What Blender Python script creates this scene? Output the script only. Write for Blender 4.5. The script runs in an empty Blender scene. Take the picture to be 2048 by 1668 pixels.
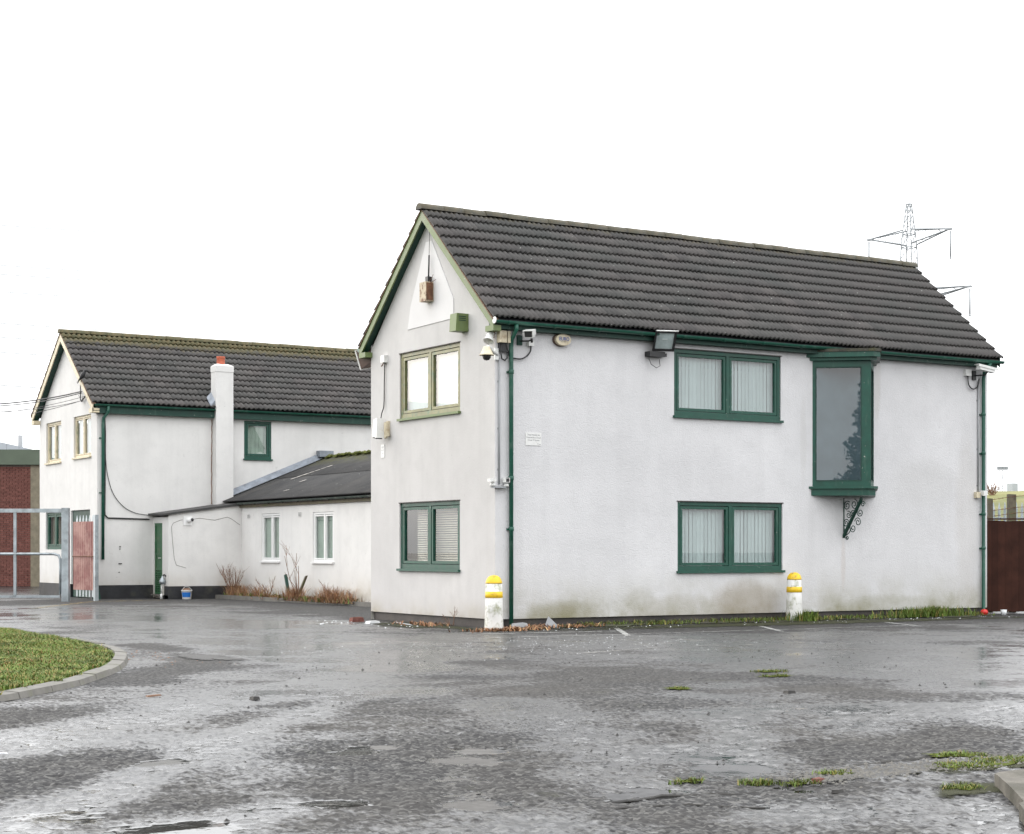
import bpy, bmesh, math, random
import numpy as np
from mathutils import Vector, Matrix, Euler

R = random.Random(11)
NR = np.random.default_rng(5)
sc = bpy.context.scene
col = sc.collection
rad = math.radians

# ------------------------------------------------------------------ camera
cd = bpy.data.cameras.new('camera')
cam = bpy.data.objects.new('camera', cd)
col.objects.link(cam)
cam.location = (-15.268, -25.243, 1.33)
cam.rotation_euler = (rad(90), 0, rad(-31.73))
cd.sensor_width = 36.0
cd.sensor_fit = 'HORIZONTAL'
cd.lens = 36.0 * 3460 / 2048
cd.shift_y = 267 / 2048
cd.clip_start = 0.1
cd.clip_end = 3000
sc.camera = cam

# ------------------------------------------------------------------ sky, sun, exposure
SUN = Vector((-0.46, 0.80, 0.37)).normalized()
world = bpy.data.worlds.new('World')
sc.world = world
world.use_nodes = True
wn = world.node_tree
wn.nodes.clear()
w_out = wn.nodes.new('ShaderNodeOutputWorld')
w_bg = wn.nodes.new('ShaderNodeBackground')
w_sky = wn.nodes.new('ShaderNodeTexSky')
w_sky.sky_type = 'NISHITA'
w_sky.sun_disc = False
w_sky.sun_elevation = math.asin(SUN.z)
w_sky.sun_rotation = math.atan2(SUN.x, SUN.y)
w_sky.air_density = 1.0
w_sky.dust_density = 4.0
w_sky.ozone_density = 1.0
w_hs = wn.nodes.new('ShaderNodeHueSaturation')
w_hs.inputs['Saturation'].default_value = 0.22
w_mix = wn.nodes.new('ShaderNodeMix')
w_mix.data_type = 'RGBA'
w_mix.inputs['Factor'].default_value = 0.72          # cloud cover over the clear sky
w_mix.inputs['B'].default_value = (15.6, 15.75, 16.0, 1)
w_tc = wn.nodes.new('ShaderNodeTexCoord')
w_sep = wn.nodes.new('ShaderNodeSeparateXYZ')
w_mr = wn.nodes.new('ShaderNodeMapRange')          # overcast sky: the zenith is brighter than the horizon
w_mr.inputs['From Min'].default_value = 0.0
w_mr.inputs['From Max'].default_value = 1.0
w_mr.inputs['To Min'].default_value = 0.86
w_mr.inputs['To Max'].default_value = 1.45
w_mul = wn.nodes.new('ShaderNodeVectorMath')
w_mul.operation = 'SCALE'
w_mul.inputs[0].default_value = (15.6, 15.75, 16.0)
wn.links.new(w_tc.outputs['Generated'], w_sep.inputs[0])
wn.links.new(w_sep.outputs[2], w_mr.inputs['Value'])
wn.links.new(w_mr.outputs['Result'], w_mul.inputs['Scale'])
wn.links.new(w_mul.outputs['Vector'], w_mix.inputs['B'])
wn.links.new(w_sky.outputs['Color'], w_hs.inputs['Color'])
wn.links.new(w_hs.outputs['Color'], w_mix.inputs['A'])
wn.links.new(w_mix.outputs['Result'], w_bg.inputs['Color'])
w_bg.inputs['Strength'].default_value = 0.15
wn.links.new(w_bg.outputs['Background'], w_out.inputs['Surface'])

sd = bpy.data.lights.new('sun', 'SUN')
sd.energy = 0.55
sd.angle = rad(34)
sd.color = (1.0, 0.88, 0.72)
sun = bpy.data.objects.new('sun', sd)
col.objects.link(sun)
sun.location = (0, 0, 40)
sun.rotation_euler = SUN.to_track_quat('Z', 'Y').to_euler()

sc.view_settings.view_transform = 'Standard'
sc.view_settings.look = 'None'
sc.view_settings.exposure = 0.18
sc.view_settings.gamma = 1.0
sc.view_settings.use_curve_mapping = False
sc.cycles.max_bounces = 7
sc.cycles.transparent_max_bounces = 12
sc.cycles.caustics_reflective = False
sc.cycles.caustics_refractive = False
sc.cycles.use_denoising = True
sc.cycles.denoiser = 'OPENIMAGEDENOISE'
sc.cycles.denoising_input_passes = 'RGB_ALBEDO_NORMAL'
sc.cycles.denoising_prefilter = 'ACCURATE'
sc.cycles.use_adaptive_sampling = False

# ------------------------------------------------------------------ materials
class NT:
    def __init__(s, name):
        s.m = bpy.data.materials.new(name)
        s.m.use_nodes = True
        s.t = s.m.node_tree
        s.t.nodes.clear()
        s.out = s.n('OutputMaterial')
        g = s.n('NewGeometry')
        s.pos = g.outputs['Position']
    def n(s, kind, **kw):
        o = s.t.nodes.new('ShaderNode' + kind)
        for k, v in kw.items():
            setattr(o, k, v)
        return o
    def link(s, a, b):
        s.t.links.new(a, b)
    def put(s, sock, v):
        if isinstance(v, bpy.types.NodeSocket):
            s.link(v, sock)
        elif isinstance(v, (tuple, list)) and len(v) == 3 and sock.type == 'RGBA':
            sock.default_value = (*v, 1)
        else:
            sock.default_value = v
    def scaled(s, sx, sy, sz, src=None):
        m = s.n('Mapping')
        m.inputs['Scale'].default_value = (sx, sy, sz)
        s.link(src or s.pos, m.inputs['Vector'])
        return m.outputs['Vector']
    def noise(s, scale, detail=4, rough=.55, vec=None, dist=0.0):
        o = s.n('TexNoise')
        o.inputs['Scale'].default_value = scale
        o.inputs['Detail'].default_value = detail
        o.inputs['Roughness'].default_value = rough
        o.inputs['Distortion'].default_value = dist
        s.link(vec or s.pos, o.inputs['Vector'])
        return o.outputs['Fac']
    def voro(s, scale, out='Distance', vec=None, feature='F1'):
        o = s.n('TexVoronoi', feature=feature)
        o.inputs['Scale'].default_value = scale
        s.link(vec or s.pos, o.inputs['Vector'])
        return o.outputs[out]
    def rng(s, v, a, b, c=0.0, d=1.0, smooth=False):
        o = s.n('MapRange')
        if smooth:
            o.interpolation_type = 'SMOOTHSTEP'
        s.put(o.inputs['Value'], v)
        for k, x in zip(('From Min', 'From Max', 'To Min', 'To Max'), (a, b, c, d)):
            s.put(o.inputs[k], x)
        return o.outputs['Result']
    def math(s, op, a, b=0.0):
        o = s.n('Math', operation=op)
        s.put(o.inputs[0], a)
        s.put(o.inputs[1], b)
        return o.outputs[0]
    def mix(s, f, a, b):
        o = s.n('Mix', data_type='RGBA')
        s.put(o.inputs['Factor'], f)
        s.put(o.inputs['A'], a)
        s.put(o.inputs['B'], b)
        return o.outputs['Result']
    def fmix(s, f, a, b):
        o = s.n('Mix', data_type='FLOAT')
        s.put(o.inputs[0], f)
        s.put(o.inputs[2], a)
        s.put(o.inputs[3], b)
        return o.outputs[0]
    def bump(s, h, strength=.5, dist=.01, normal=None):
        o = s.n('Bump')
        s.put(o.inputs['Strength'], strength)
        o.inputs['Distance'].default_value = dist
        s.link(h, o.inputs['Height'])
        if normal:
            s.link(normal, o.inputs['Normal'])
        return o.outputs['Normal']
    def axis(s, i):
        o = s.n('SeparateXYZ')
        s.link(s.pos, o.inputs[0])
        return o.outputs[i]
    def rand(s):
        return s.n('ObjectInfo').outputs['Random']
    def bsdf(s, color, rough=.6, normal=None, metal=0.0, spec=.5):
        o = s.n('BsdfPrincipled')
        s.put(o.inputs['Base Color'], color)
        s.put(o.inputs['Roughness'], rough)
        s.put(o.inputs['Metallic'], metal)
        s.put(o.inputs['Specular IOR Level'], spec)
        if normal:
            s.link(normal, o.inputs['Normal'])
        s.link(o.outputs['BSDF'], s.out.inputs['Surface'])
        return o

def mul(c, k):
    return tuple(min(1, x * k) for x in c)

def simple(name, c, rough=.6, var=.2, vs=4.0, bump=0.0, bs=60.0, bd=.004, metal=0.0, spec=.5,
           dirt=None, ds=3.0, dlo=.52, dhi=.68, objvar=0.0):
    t = NT(name)
    k = t.noise(vs, 5)
    cc = t.mix(t.rng(k, .3, .7), mul(c, 1 - var), mul(c, 1 + var))
    if objvar:
        cc = t.mix(t.rng(t.rand(), 0, 1, 0, objvar), cc, mul(c, .35))
    if dirt:
        cc = t.mix(t.rng(t.noise(ds, 7, .65), dlo, dhi), cc, dirt)
    nrm = t.bump(t.noise(bs, 3), bump, bd) if bump else None
    t.bsdf(cc, rough, nrm, metal, spec)
    return t.m

M = {}

def plaster(name, base, bscale, bstr, algae_top, warm, amp=.5, stains=()):
    t = NT(name)
    z = t.axis(2)
    big = t.noise(.55, 6, .6)
    mid = t.noise(2.6, 7, .65)
    streak = t.noise(1.0, 6, .6, t.scaled(3.2, 3.2, .22))
    c = t.mix(t.rng(big, .32, .68), mul(base, .86), base)
    c = t.mix(t.rng(mid, .48, .75, 0, .40 * amp * 2), c, mul(base, .78))
    c = t.mix(t.rng(streak, .50, .80, 0, .26 * amp * 2), c, mul(base, .72))
    # algae and splash dirt creeping up from the ground in patches
    g = t.rng(z, .1, algae_top, 1, 0)
    pat = t.math('MULTIPLY', t.math('POWER', g, 1.6), t.rng(t.noise(1.1, 6, .65), .36, .66))
    c = t.mix(t.math('MULTIPLY', pat, .95), c, warm)
    for (sx, sz, rx_, rz_, k_, colr) in stains:
        # one stain of its own: a soft ragged patch on the wall
        dx = t.math('POWER', t.math('MULTIPLY', t.math('SUBTRACT', t.axis(0), sx), 1 / rx_), 2.0)
        dz = t.math('POWER', t.math('MULTIPLY', t.math('SUBTRACT', z, sz), 1 / rz_), 2.0)
        blot = t.math('SUBTRACT', t.rng(t.math('ADD', dx, dz), 0, 1, 1, 0), t.math('MULTIPLY', t.noise(3.5, 6, .7), .55))
        c = t.mix(t.math('MULTIPLY', t.rng(blot, 0, .6, 0, 1, True), k_), c, colr)
    pit = t.math('MULTIPLY', t.rng(t.noise(9, 5, .7), .64, .72), .35)
    c = t.mix(pit, c, mul(base, .5))
    h = t.math('ADD', t.noise(bscale, 3, .6), t.math('MULTIPLY', t.noise(bscale * .35, 2), .5))
    h2 = t.math('ADD', h, t.math('MULTIPLY', t.noise(1.5, 3), .8))
    t.bsdf(c, .85, t.bump(h2, bstr, .008), 0, .3)
    return t.m

M['render'] = plaster('roughcast_plaster', (.69, .685, .69), 46, .95, 1.15, (.21, .195, .105), .5,
                     [(5.5, .28, 1.2, .70, .52, (.22, .17, .095)), (3.9, .20, 1.6, .45, .30, (.24, .21, .12)), (9.2, .2, 2.2, .35, .35, (.22, .21, .12)),
                      (1.4, .2, 1.2, .35, .45, (.22, .20, .11)), (7.92, 1.1, .09, .75, .22, (.42, .33, .26)), (10.1, 2.7, 1.3, .7, .14, (.35, .34, .30)), (6.9, 3.4, .12, 1.2, .15, (.4, .38, .34)),
                      (8.8, 4.6, .15, 1.0, .25, (.42, .38, .32)), (11.3, 2.0, .5, 2.4, .18, (.40, .36, .30))])
M['smooth'] = plaster('smooth_plaster', (.60, .585, .575), 30, .35, .55, (.34, .30, .22), .6)
M['old'] = plaster('old_plaster', (.75, .74, .72), 26, .35, .9, (.38, .33, .24), .6)
M['patch'] = simple('patch_paint', (.66, .65, .65), .7, .03, 2, .2, 30)
M['plinth'] = simple('plinth_paint', (.018, .019, .022), .6, .5, 3, .4, 20, .01, dirt=(.05, .048, .04), ds=2)
M['plinth_brown'] = simple('plinth_bitumen', (.045, .038, .035), .6, .4, 3, .4, 20, .01, dirt=(.07, .06, .05), ds=2)

def paint(name, c, rough=.38, flake=.67):
    t = NT(name)
    k = t.noise(5, 5)
    cc = t.mix(t.rng(k, .3, .7), mul(c, .8), mul(c, 1.2))
    cc = t.mix(t.rng(t.noise(1.0, 5, .6, t.scaled(9, 9, 2.0)), .58, .78, 0, .45), cc, (.10, .17, .13))
    cc = t.mix(t.rng(t.noise(16, 7, .7), flake, flake + .015), cc, (.55, .54, .5))
    t.bsdf(cc, t.rng(k, .2, .8, rough - .05, rough + .15), t.bump(t.noise(30, 4), .15, .003), 0, .4)
    return t.m
M['green'] = paint('green_gloss_paint', (.010, .066, .045))
M['dkgreen'] = paint('dark_green_paint', (.008, .042, .030), .5)
M['board'] = paint('weathered_green_board', (.13, .175, .065), .40, .665)  # flaking green paint with the gable's sun glare mixed into its base colour
M['creamboard'] = simple('cream_board', (.62, .54, .38), .5, .12, 6, dirt=(.30, .32, .20), ds=5)  # sun glare on the rear gable's green trim, painted in as cream
M['tan'] = simple('faded_olive_frame', (.20, .19, .085), .4, .25, 5, dirt=(.10, .16, .09), ds=6)  # green window frame; the olive is sun glare put into the colour
M['pvc_green'] = simple('green_plastic', (.009, .080, .052), .4, .15, 3, dirt=(.05, .12, .09), ds=4)
M['white'] = simple('white_upvc', (.78, .78, .77), .35, .05, 3, dirt=(.55, .53, .48), ds=6, dlo=.6, dhi=.8)
M['cream'] = simple('cream_plastic', (.62, .55, .40), .5, .12, 6, dirt=(.35, .27, .17), ds=5)
M['camwhite'] = simple('white_enamel', (.72, .72, .70), .35, .06, 8, dirt=(.45, .42, .36), ds=12, dlo=.6, dhi=.8)
M['black'] = simple('black_plastic', (.012, .012, .013), .45, .2, 5)
M['cable'] = simple('black_cable', (.012, .012, .013), .5, .2, 5)
M['grey'] = simple('grey_plastic', (.30, .31, .32), .5, .1, 6)
M['undercloak'] = simple('mortar_undercloak', (.20, .13, .09), .9, .3, 9, .4, 40)
M['galv'] = simple('galvanised_steel', (.36, .40, .42), .42, .2, 5, metal=.55, dirt=(.22, .24, .25), ds=3)
M['rust'] = simple('rusty_steel', (.16, .075, .04), .8, .5, 12, .4, 40, .004)
M['rustbox'] = simple('rusty_cream_box', (.50, .42, .30), .6, .15, 9, dirt=(.17, .08, .04), ds=11, dlo=.5, dhi=.62)
M['lead'] = simple('lead_flashing', (.22, .245, .28), .5, .25, 6, .4, 14, .01, metal=.25, dirt=(.16, .17, .19), ds=5)
M['concrete'] = simple('weathered_concrete', (.135, .128, .115), .8, .22, 5, .6, 45, .006, dirt=(.15, .145, .12), ds=2.2)
M['slab'] = simple('dirty_slab', (.115, .105, .088), .85, .3, 5, .9, 45, .008, dirt=(.060, .056, .040), ds=3.2, dlo=.45, dhi=.62)
M['kerb'] = simple('kerb_concrete', (.15, .143, .128), .75, .2, 7, .6, 60, .005, dirt=(.14, .14, .10), ds=3)
M['pillar'] = simple('pebble_concrete', (.20, .175, .125), .85, .2, 6, .6, 40, .01)
M['fascia'] = simple('olive_fascia', (.085, .11, .075), .5, .12, 1.5)
M['brick'] = simple('red_brick', (.185, .080, .066), .9, .3, 14, .5, 40, .004, objvar=.4, spec=.2)
M['mortar'] = simple('mortar', (.20, .17, .15), .9, .2, 10, .4, 40)
M['terra'] = simple('terracotta', (.42, .10, .05), .7, .2, 9, .2, 40)
M['yellow'] = simple('yellow_paint', (.80, .52, .02), .5, .1, 10, .2, 40, .003, dirt=(.30, .20, .05), ds=12, dlo=.54, dhi=.66)
M['bollard'] = simple('white_bollard_paint', (.66, .655, .63), .6, .08, 6, .3, 30, .004, dirt=(.24, .25, .15), ds=7, dlo=.50, dhi=.70)
M['pink'] = simple('faded_pink_sheet', (.30, .135, .12), .55, .18, 5, dirt=(.46, .27, .23), ds=2.2, dlo=.45, dhi=.6)
M['fence'] = simple('dark_brown_stain', (.050, .0185, .012), .8, .3, 3, .4, 30, .004, objvar=.4, spec=.2)
M['post'] = simple('old_timber', (.13, .11, .075), .8, .3, 8, .5, 20, .006, dirt=(.10, .12, .05), ds=4)
M['twig'] = simple('dead_twig', (.22, .13, .085), .9, .3, 9)
M['straw'] = simple('dead_straw', (.30, .15, .075), .9, .4, 6)
M['straw2'] = simple('pale_straw', (.46, .30, .16), .9, .3, 6)
M['grass'] = simple('green_grass', (.10, .155, .020), .7, .5, 1.6)
M['grass2'] = simple('yellow_grass', (.24, .19, .05), .7, .3, 3)
M['moss'] = simple('moss', (.085, .095, .018), .95, .5, 9, .8, 50, .02)
M['mossfelt'] = simple('mossy_felt', (.060, .058, .045), .95, .4, 9, .8, 50, .02, dirt=(.085, .085, .04), ds=6)
M['bayback'] = simple('grey_blind', (.26, .285, .295), .8, .25, 1.2)  # added panel behind the oriel glass; its grey lifts the tone of the pane
M['oldgutter'] = simple('weathered_gutter', (.035, .055, .045), .6, .35, 5, dirt=(.13, .13, .12), ds=5)
M['soil'] = simple('wet_soil', (.040, .036, .024), .75, .5, 3, .8, 40, .01, dirt=(.055, .065, .022), ds=2.2, dlo=.42, dhi=.6)
M['turf'] = simple('turf', (.085, .115, .022), .95, .5, 5, .8, 50, .02)
M['leaf'] = simple('conifer_leaf', (.05, .07, .05), .8, .4, 3)
M['bark'] = simple('bark', (.08, .06, .045), .9, .3, 9, .6, 20, .01)
M['hill'] = simple('rough_grass_hill', (.17, .165, .06), .95, .3, .12, .6, .8, .3, dirt=(.10, .12, .04), ds=.25)
M['far_grey'] = simple('pale_cladding', (.40, .43, .46), .6, .08, .5)
M['crow'] = simple('crow_feathers', (.012, .012, .013), .5, .3, 20)
M['blue'] = simple('blue_label', (.015, .15, .50), .4, .05, 6)
M['blue_ink'] = simple('blue_print', (.05, .09, .28), .5, .05, 6)
M['grey_ink'] = simple('grey_print', (.20, .20, .21), .6, .05, 6)
M['red'] = simple('red_plastic', (.55, .02, .015), .35, .05, 6)
M['litter'] = simple('white_litter', (.72, .74, .75), .3, .1, 20)
M['dark_litter'] = simple('dark_litter', (.02, .018, .016), .6, .3, 20)
M['mud'] = simple('wet_mud', (.014, .012, .009), .45, .4, 6, .6, 40, .01)
M['crack'] = simple('crack_dirt', (.16, .15, .135), .9, .3, 9)
M['asbestos_streak'] = simple('pale_streak', (.45, .42, .38), .9, .2, 6)
M['slat'] = simple('blind_fabric', (.46, .515, .515), .8, .06, 2, objvar=.22)
M['venetian'] = simple('venetian_slat', (.55, .50, .43), .5, .08, 3)
M['curtain'] = simple('green_curtain', (.36, .42, .36), .8, .2, 2)
M['door'] = simple('green_door_paint', (.04, .13, .06), .5, .15, 4, dirt=(.09, .14, .08), ds=5)
M['pylon'] = simple('pylon_steel', (.30, .32, .33), .6, .1, .5)
M['reflector'] = simple('lamp_reflector', (.52, .56, .57), .3, .25, 5)
M['brown_wood'] = simple('brown_housing', (.10, .06, .045), .5, .2, 9)

def asbestos():
    t = NT('corrugated_cement')
    c = t.mix(t.rng(t.noise(1.6, 6, .65), .3, .7), (.030, .030, .031), (.062, .060, .058))
    c = t.mix(t.rng(t.noise(1.2, 5, .6, t.scaled(.3, 2, .3)), .55, .75, 0, .5), c, (.085, .075, .06))
    c = t.mix(t.rng(t.noise(14, 6, .7), .66, .69), c, (.32, .33, .30))
    up = t.rng(t.axis(2), 3.72, 4.05)
    c = t.mix(t.math('MULTIPLY', up, t.rng(t.noise(5, 5, .7), .40, .55)), c, (.085, .085, .022))
    t.bsdf(c, .75, t.bump(t.noise(35, 4), .4, .006))
    return t.m
M['asbestos'] = asbestos()

def rooftile(name, moss_lo, moss_hi, moss_amt):
    t = NT(name)
    base = t.mix(t.rand(), (.056, .051, .050), (.092, .083, .079))
    base = t.mix(t.rng(t.noise(.9, 5, .6), .35, .68, 0, .6), base, (.052, .058, .054))
    base = t.mix(t.rng(t.noise(7, 5, .7), .5, .75, 0, .5), base, (.108, .102, .096))
    spots = t.rng(t.voro(5.5), .05, .08, 1, 0)
    gate = t.rng(t.noise(1.3, 3), .46, .52)
    base = t.mix(t.math('MULTIPLY', t.math('MULTIPLY', spots, gate), .8), base, (.42, .43, .40))
    z = t.axis(2)
    up = t.rng(z, moss_lo, moss_hi)
    m = t.math('MULTIPLY', t.rng(t.math('ADD', up, t.math('MULTIPLY', t.math('SUBTRACT', t.noise(4.5, 6, .7), .5), 1.9)), .45, .70), up)
    mc = t.mix(t.rng(t.noise(9, 4, .7), .4, .62), (.072, .074, .034), (.135, .105, .048))
    base = t.mix(t.math('MULTIPLY', m, moss_amt), base, mc)
    t.bsdf(base, .72, t.bump(t.noise(70, 3), .35, .004), 0, .4)
    return t.m
M['tile'] = rooftile('concrete_tile', 7.25, 7.62, .55)
M['tile_moss'] = rooftile('mossy_concrete_tile', 6.98, 7.45, .95)

def glass(name, tint, ior):
    t = NT(name)
    tr = t.n('BsdfTransparent')
    tr.inputs['Color'].default_value = (*tint, 1)
    gl = t.n('BsdfGlossy')
    gl.inputs['Roughness'].default_value = .012
    fr = t.n('Fresnel')
    fr.inputs['IOR'].default_value = ior
    back = t.n('NewGeometry').outputs['Backfacing']
    mx = t.n('MixShader')
    t.link(t.math('MULTIPLY', fr.outputs[0], t.math('SUBTRACT', 1.0, back)), mx.inputs[0])
    t.link(tr.outputs[0], mx.inputs[1])
    t.link(gl.outputs[0], mx.inputs[2])
    t.link(mx.outputs[0], t.out.inputs['Surface'])
    return t.m
M['glass'] = glass('window_glass', (.95, .975, .97), 2.0)
M['dkglass'] = glass('dark_window_glass', (.72, .78, .80), 2.0)

def asphalt():
    t = NT('wet_asphalt')
    # large damp and dry areas, drawn out a little along the drive; coarse stones break up their edges
    drive = t.n('Mapping')
    drive.inputs['Rotation'].default_value = (0, 0, math.radians(31.7))
    drive.inputs['Scale'].default_value = (1.0, .55, 1.0)
    t.link(t.pos, drive.inputs['Vector'])
    dv = drive.outputs['Vector']
    lay = t.n('Attribute', attribute_name='wetness').outputs['Fac']
    big = t.noise(.17, 3, .5, dv)
    mid = t.noise(.62, 8, .68)
    coarse = t.noise(21, 3, .6, dv)
    stone = t.math('MULTIPLY', t.math('SUBTRACT', coarse, .5), .30)
    lie = t.math('ADD', t.math('ADD', t.math('MULTIPLY', big, .50), t.math('MULTIPLY', mid, .50)), t.math('MULTIPLY', lay, .115))
    wet = t.rng(t.math('ADD', lie, stone), .43, .53, 0, 1, True)
    film = t.rng(t.math('ADD', t.math('ADD', t.math('MULTIPLY', t.noise(.8, 8, .70), .45), t.math('MULTIPLY', lie, .55)), t.math('MULTIPLY', stone, .8)), .530, .585, 0, 1, True)
    near = t.n('Attribute', attribute_name='near').outputs['Fac']
    flood = t.rng(t.n('Attribute', attribute_name='flood').outputs['Fac'], .35, .75)
    mud = t.n('Attribute', attribute_name='mud').outputs['Fac']
    film = t.fmix(near, film, t.math('MAXIMUM', flood, t.math('MULTIPLY', film, .35)))
    chip = t.n('TexVoronoi', feature='F1')
    chip.inputs['Scale'].default_value = 40
    t.link(t.pos, chip.inputs['Vector'])
    cs = t.n('SeparateColor')
    t.link(chip.outputs['Color'], cs.inputs[0])
    c = t.mix(t.math('POWER', cs.outputs[0], 2.6), (.012, .012, .014), (.13, .128, .122))
    c = t.mix(t.rng(t.noise(.5, 5, .6), .35, .7), c, t.mix(.5, c, (.060, .054, .046)))
    c = t.mix(t.rng(t.noise(1.3, 6, .7), .62, .74, 0, .5), c, (.040, .042, .020))
    c = t.mix(wet, c, t.mix(.35, c, (.012, .012, .013)))
    c = t.mix(film, c, (.018, .018, .018))
    c = t.mix(mud, c, (.008, .007, .005))
    grit = t.math('ADD', t.math('MULTIPLY', chip.outputs['Distance'], -1.0), t.math('ADD', t.math('MULTIPLY', coarse, 1.5), t.math('MULTIPLY', t.noise(95, 2), .35)))
    bs = t.math('MULTIPLY', t.fmix(film, t.fmix(wet, .75, .34), .03), t.fmix(near, 1.0, .55))
    n1 = t.bump(grit, bs, .010)
    wave = t.math('ADD', t.noise(.8, 3), t.math('MULTIPLY', t.noise(5.0, 3), .16))
    n2 = t.bump(wave, .22, .05, n1)
    r = t.fmix(film, t.fmix(wet, .75, .30), t.fmix(near, .15, .05))
    t.bsdf(c, r, n2, 0, t.fmix(wet, .22, .85))
    return t.m
M['asphalt'] = asphalt()

def patchy(name, c, lo, hi, scale, rough, bump=.8, radial=False, spec=.5):
    """worn cover whose ragged edge lets the ground show; radial ones fade out from their middle"""
    t = NT(name)
    nz = t.noise(scale, 7, .68)
    if radial:
        at = t.n('Attribute', attribute_name='core')
        nz = t.math('ADD', at.outputs['Fac'], t.math('MULTIPLY', t.math('SUBTRACT', nz, .5), 1.7))
    k = t.rng(nz, lo, hi, 0, 1, True)
    cc = t.mix(t.math('MULTIPLY', t.noise(60, 2), .6), c, mul(c, .5))
    b = t.bsdf(cc, rough, t.bump(t.voro(48), bump, .008), 0, spec)
    tr = t.n('BsdfTransparent')
    mx = t.n('MixShader')
    t.link(k, mx.inputs[0])
    t.link(tr.outputs[0], mx.inputs[1])
    t.link(b.outputs[0], mx.inputs[2])
    t.link(mx.outputs[0], t.out.inputs['Surface'])
    return t.m
M['line'] = patchy('worn_white_line', (.42, .42, .40), .36, .52, 5.0, .5)
M['line_faint'] = patchy('faint_worn_line', (.30, .29, .27), .44, .62, 4.0, .5)
M['yline'] = patchy('worn_yellow_line', (.36, .25, .08), .40, .60, 4.0, .55)
M['dirtpatch'] = patchy('mossy_edge_dirt', (.040, .042, .018), .38, .58, 2.6, .85)
M['water'] = patchy('standing_water', (.020, .019, .016), .30, .52, 7.0, .02, .0, True)
M['mudpatch'] = patchy('wet_mud_patch', (.009, .008, .006), .25, .60, 11.0, .7, .8, True, .08)
M['mosspatch'] = patchy('moss_patch', (.085, .105, .016), .30, .50, 14.0, .95, 1.0, True, .1)
M['dirtpatch'] = patchy('mossy_dirt_patch', (.042, .044, .020), .22, .62, 4.0, .9, .8, True, .25)
M['gravelpatch'] = patchy('gravel_patch', (.050, .048, .044), .25, .5, 5.0, .6, 1.0, True)
M['leafpatch'] = patchy('leaf_stain', (.085, .050, .028), .35, .65, 6.0, .8, .8, True)

# ------------------------------------------------------------------ mesh helpers
class Fr:
    """local frame of a wall: x along it, y out of it, z up"""
    def __init__(s, o, ex, ey, ez=(0, 0, 1)):
        s.o, s.ex, s.ey, s.ez = Vector(o), Vector(ex), Vector(ey), Vector(ez)
    def __call__(s, p):
        return s.o + s.ex * p[0] + s.ey * p[1] + s.ez * p[2]

ID = Fr((0, 0, 0), (1, 0, 0), (0, 1, 0))
LONG = Fr((0, 0, 0), (1, 0, 0), (0, -1, 0))
GAB = Fr((0, 4.63, 0), (0, -1, 0), (-1, 0, 0))
LV = 21.07
LF = Fr((0, LV, 0), (1, 0, 0), (0, -1, 0))
LG = Fr((0, 26.43, 0), (0, -1, 0), (-1, 0, 0))
EXU = 3.73
EF = Fr((EXU, LV, 0), (0, -1, 0), (-1, 0, 0))
EEV = 19.86
EE = Fr((0, EEV, 0), (1, 0, 0), (0, -1, 0))
EDU = 1.595
ED = Fr((EDU, LV, 0), (0, -1, 0), (-1, 0, 0))

WL = {}

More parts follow.
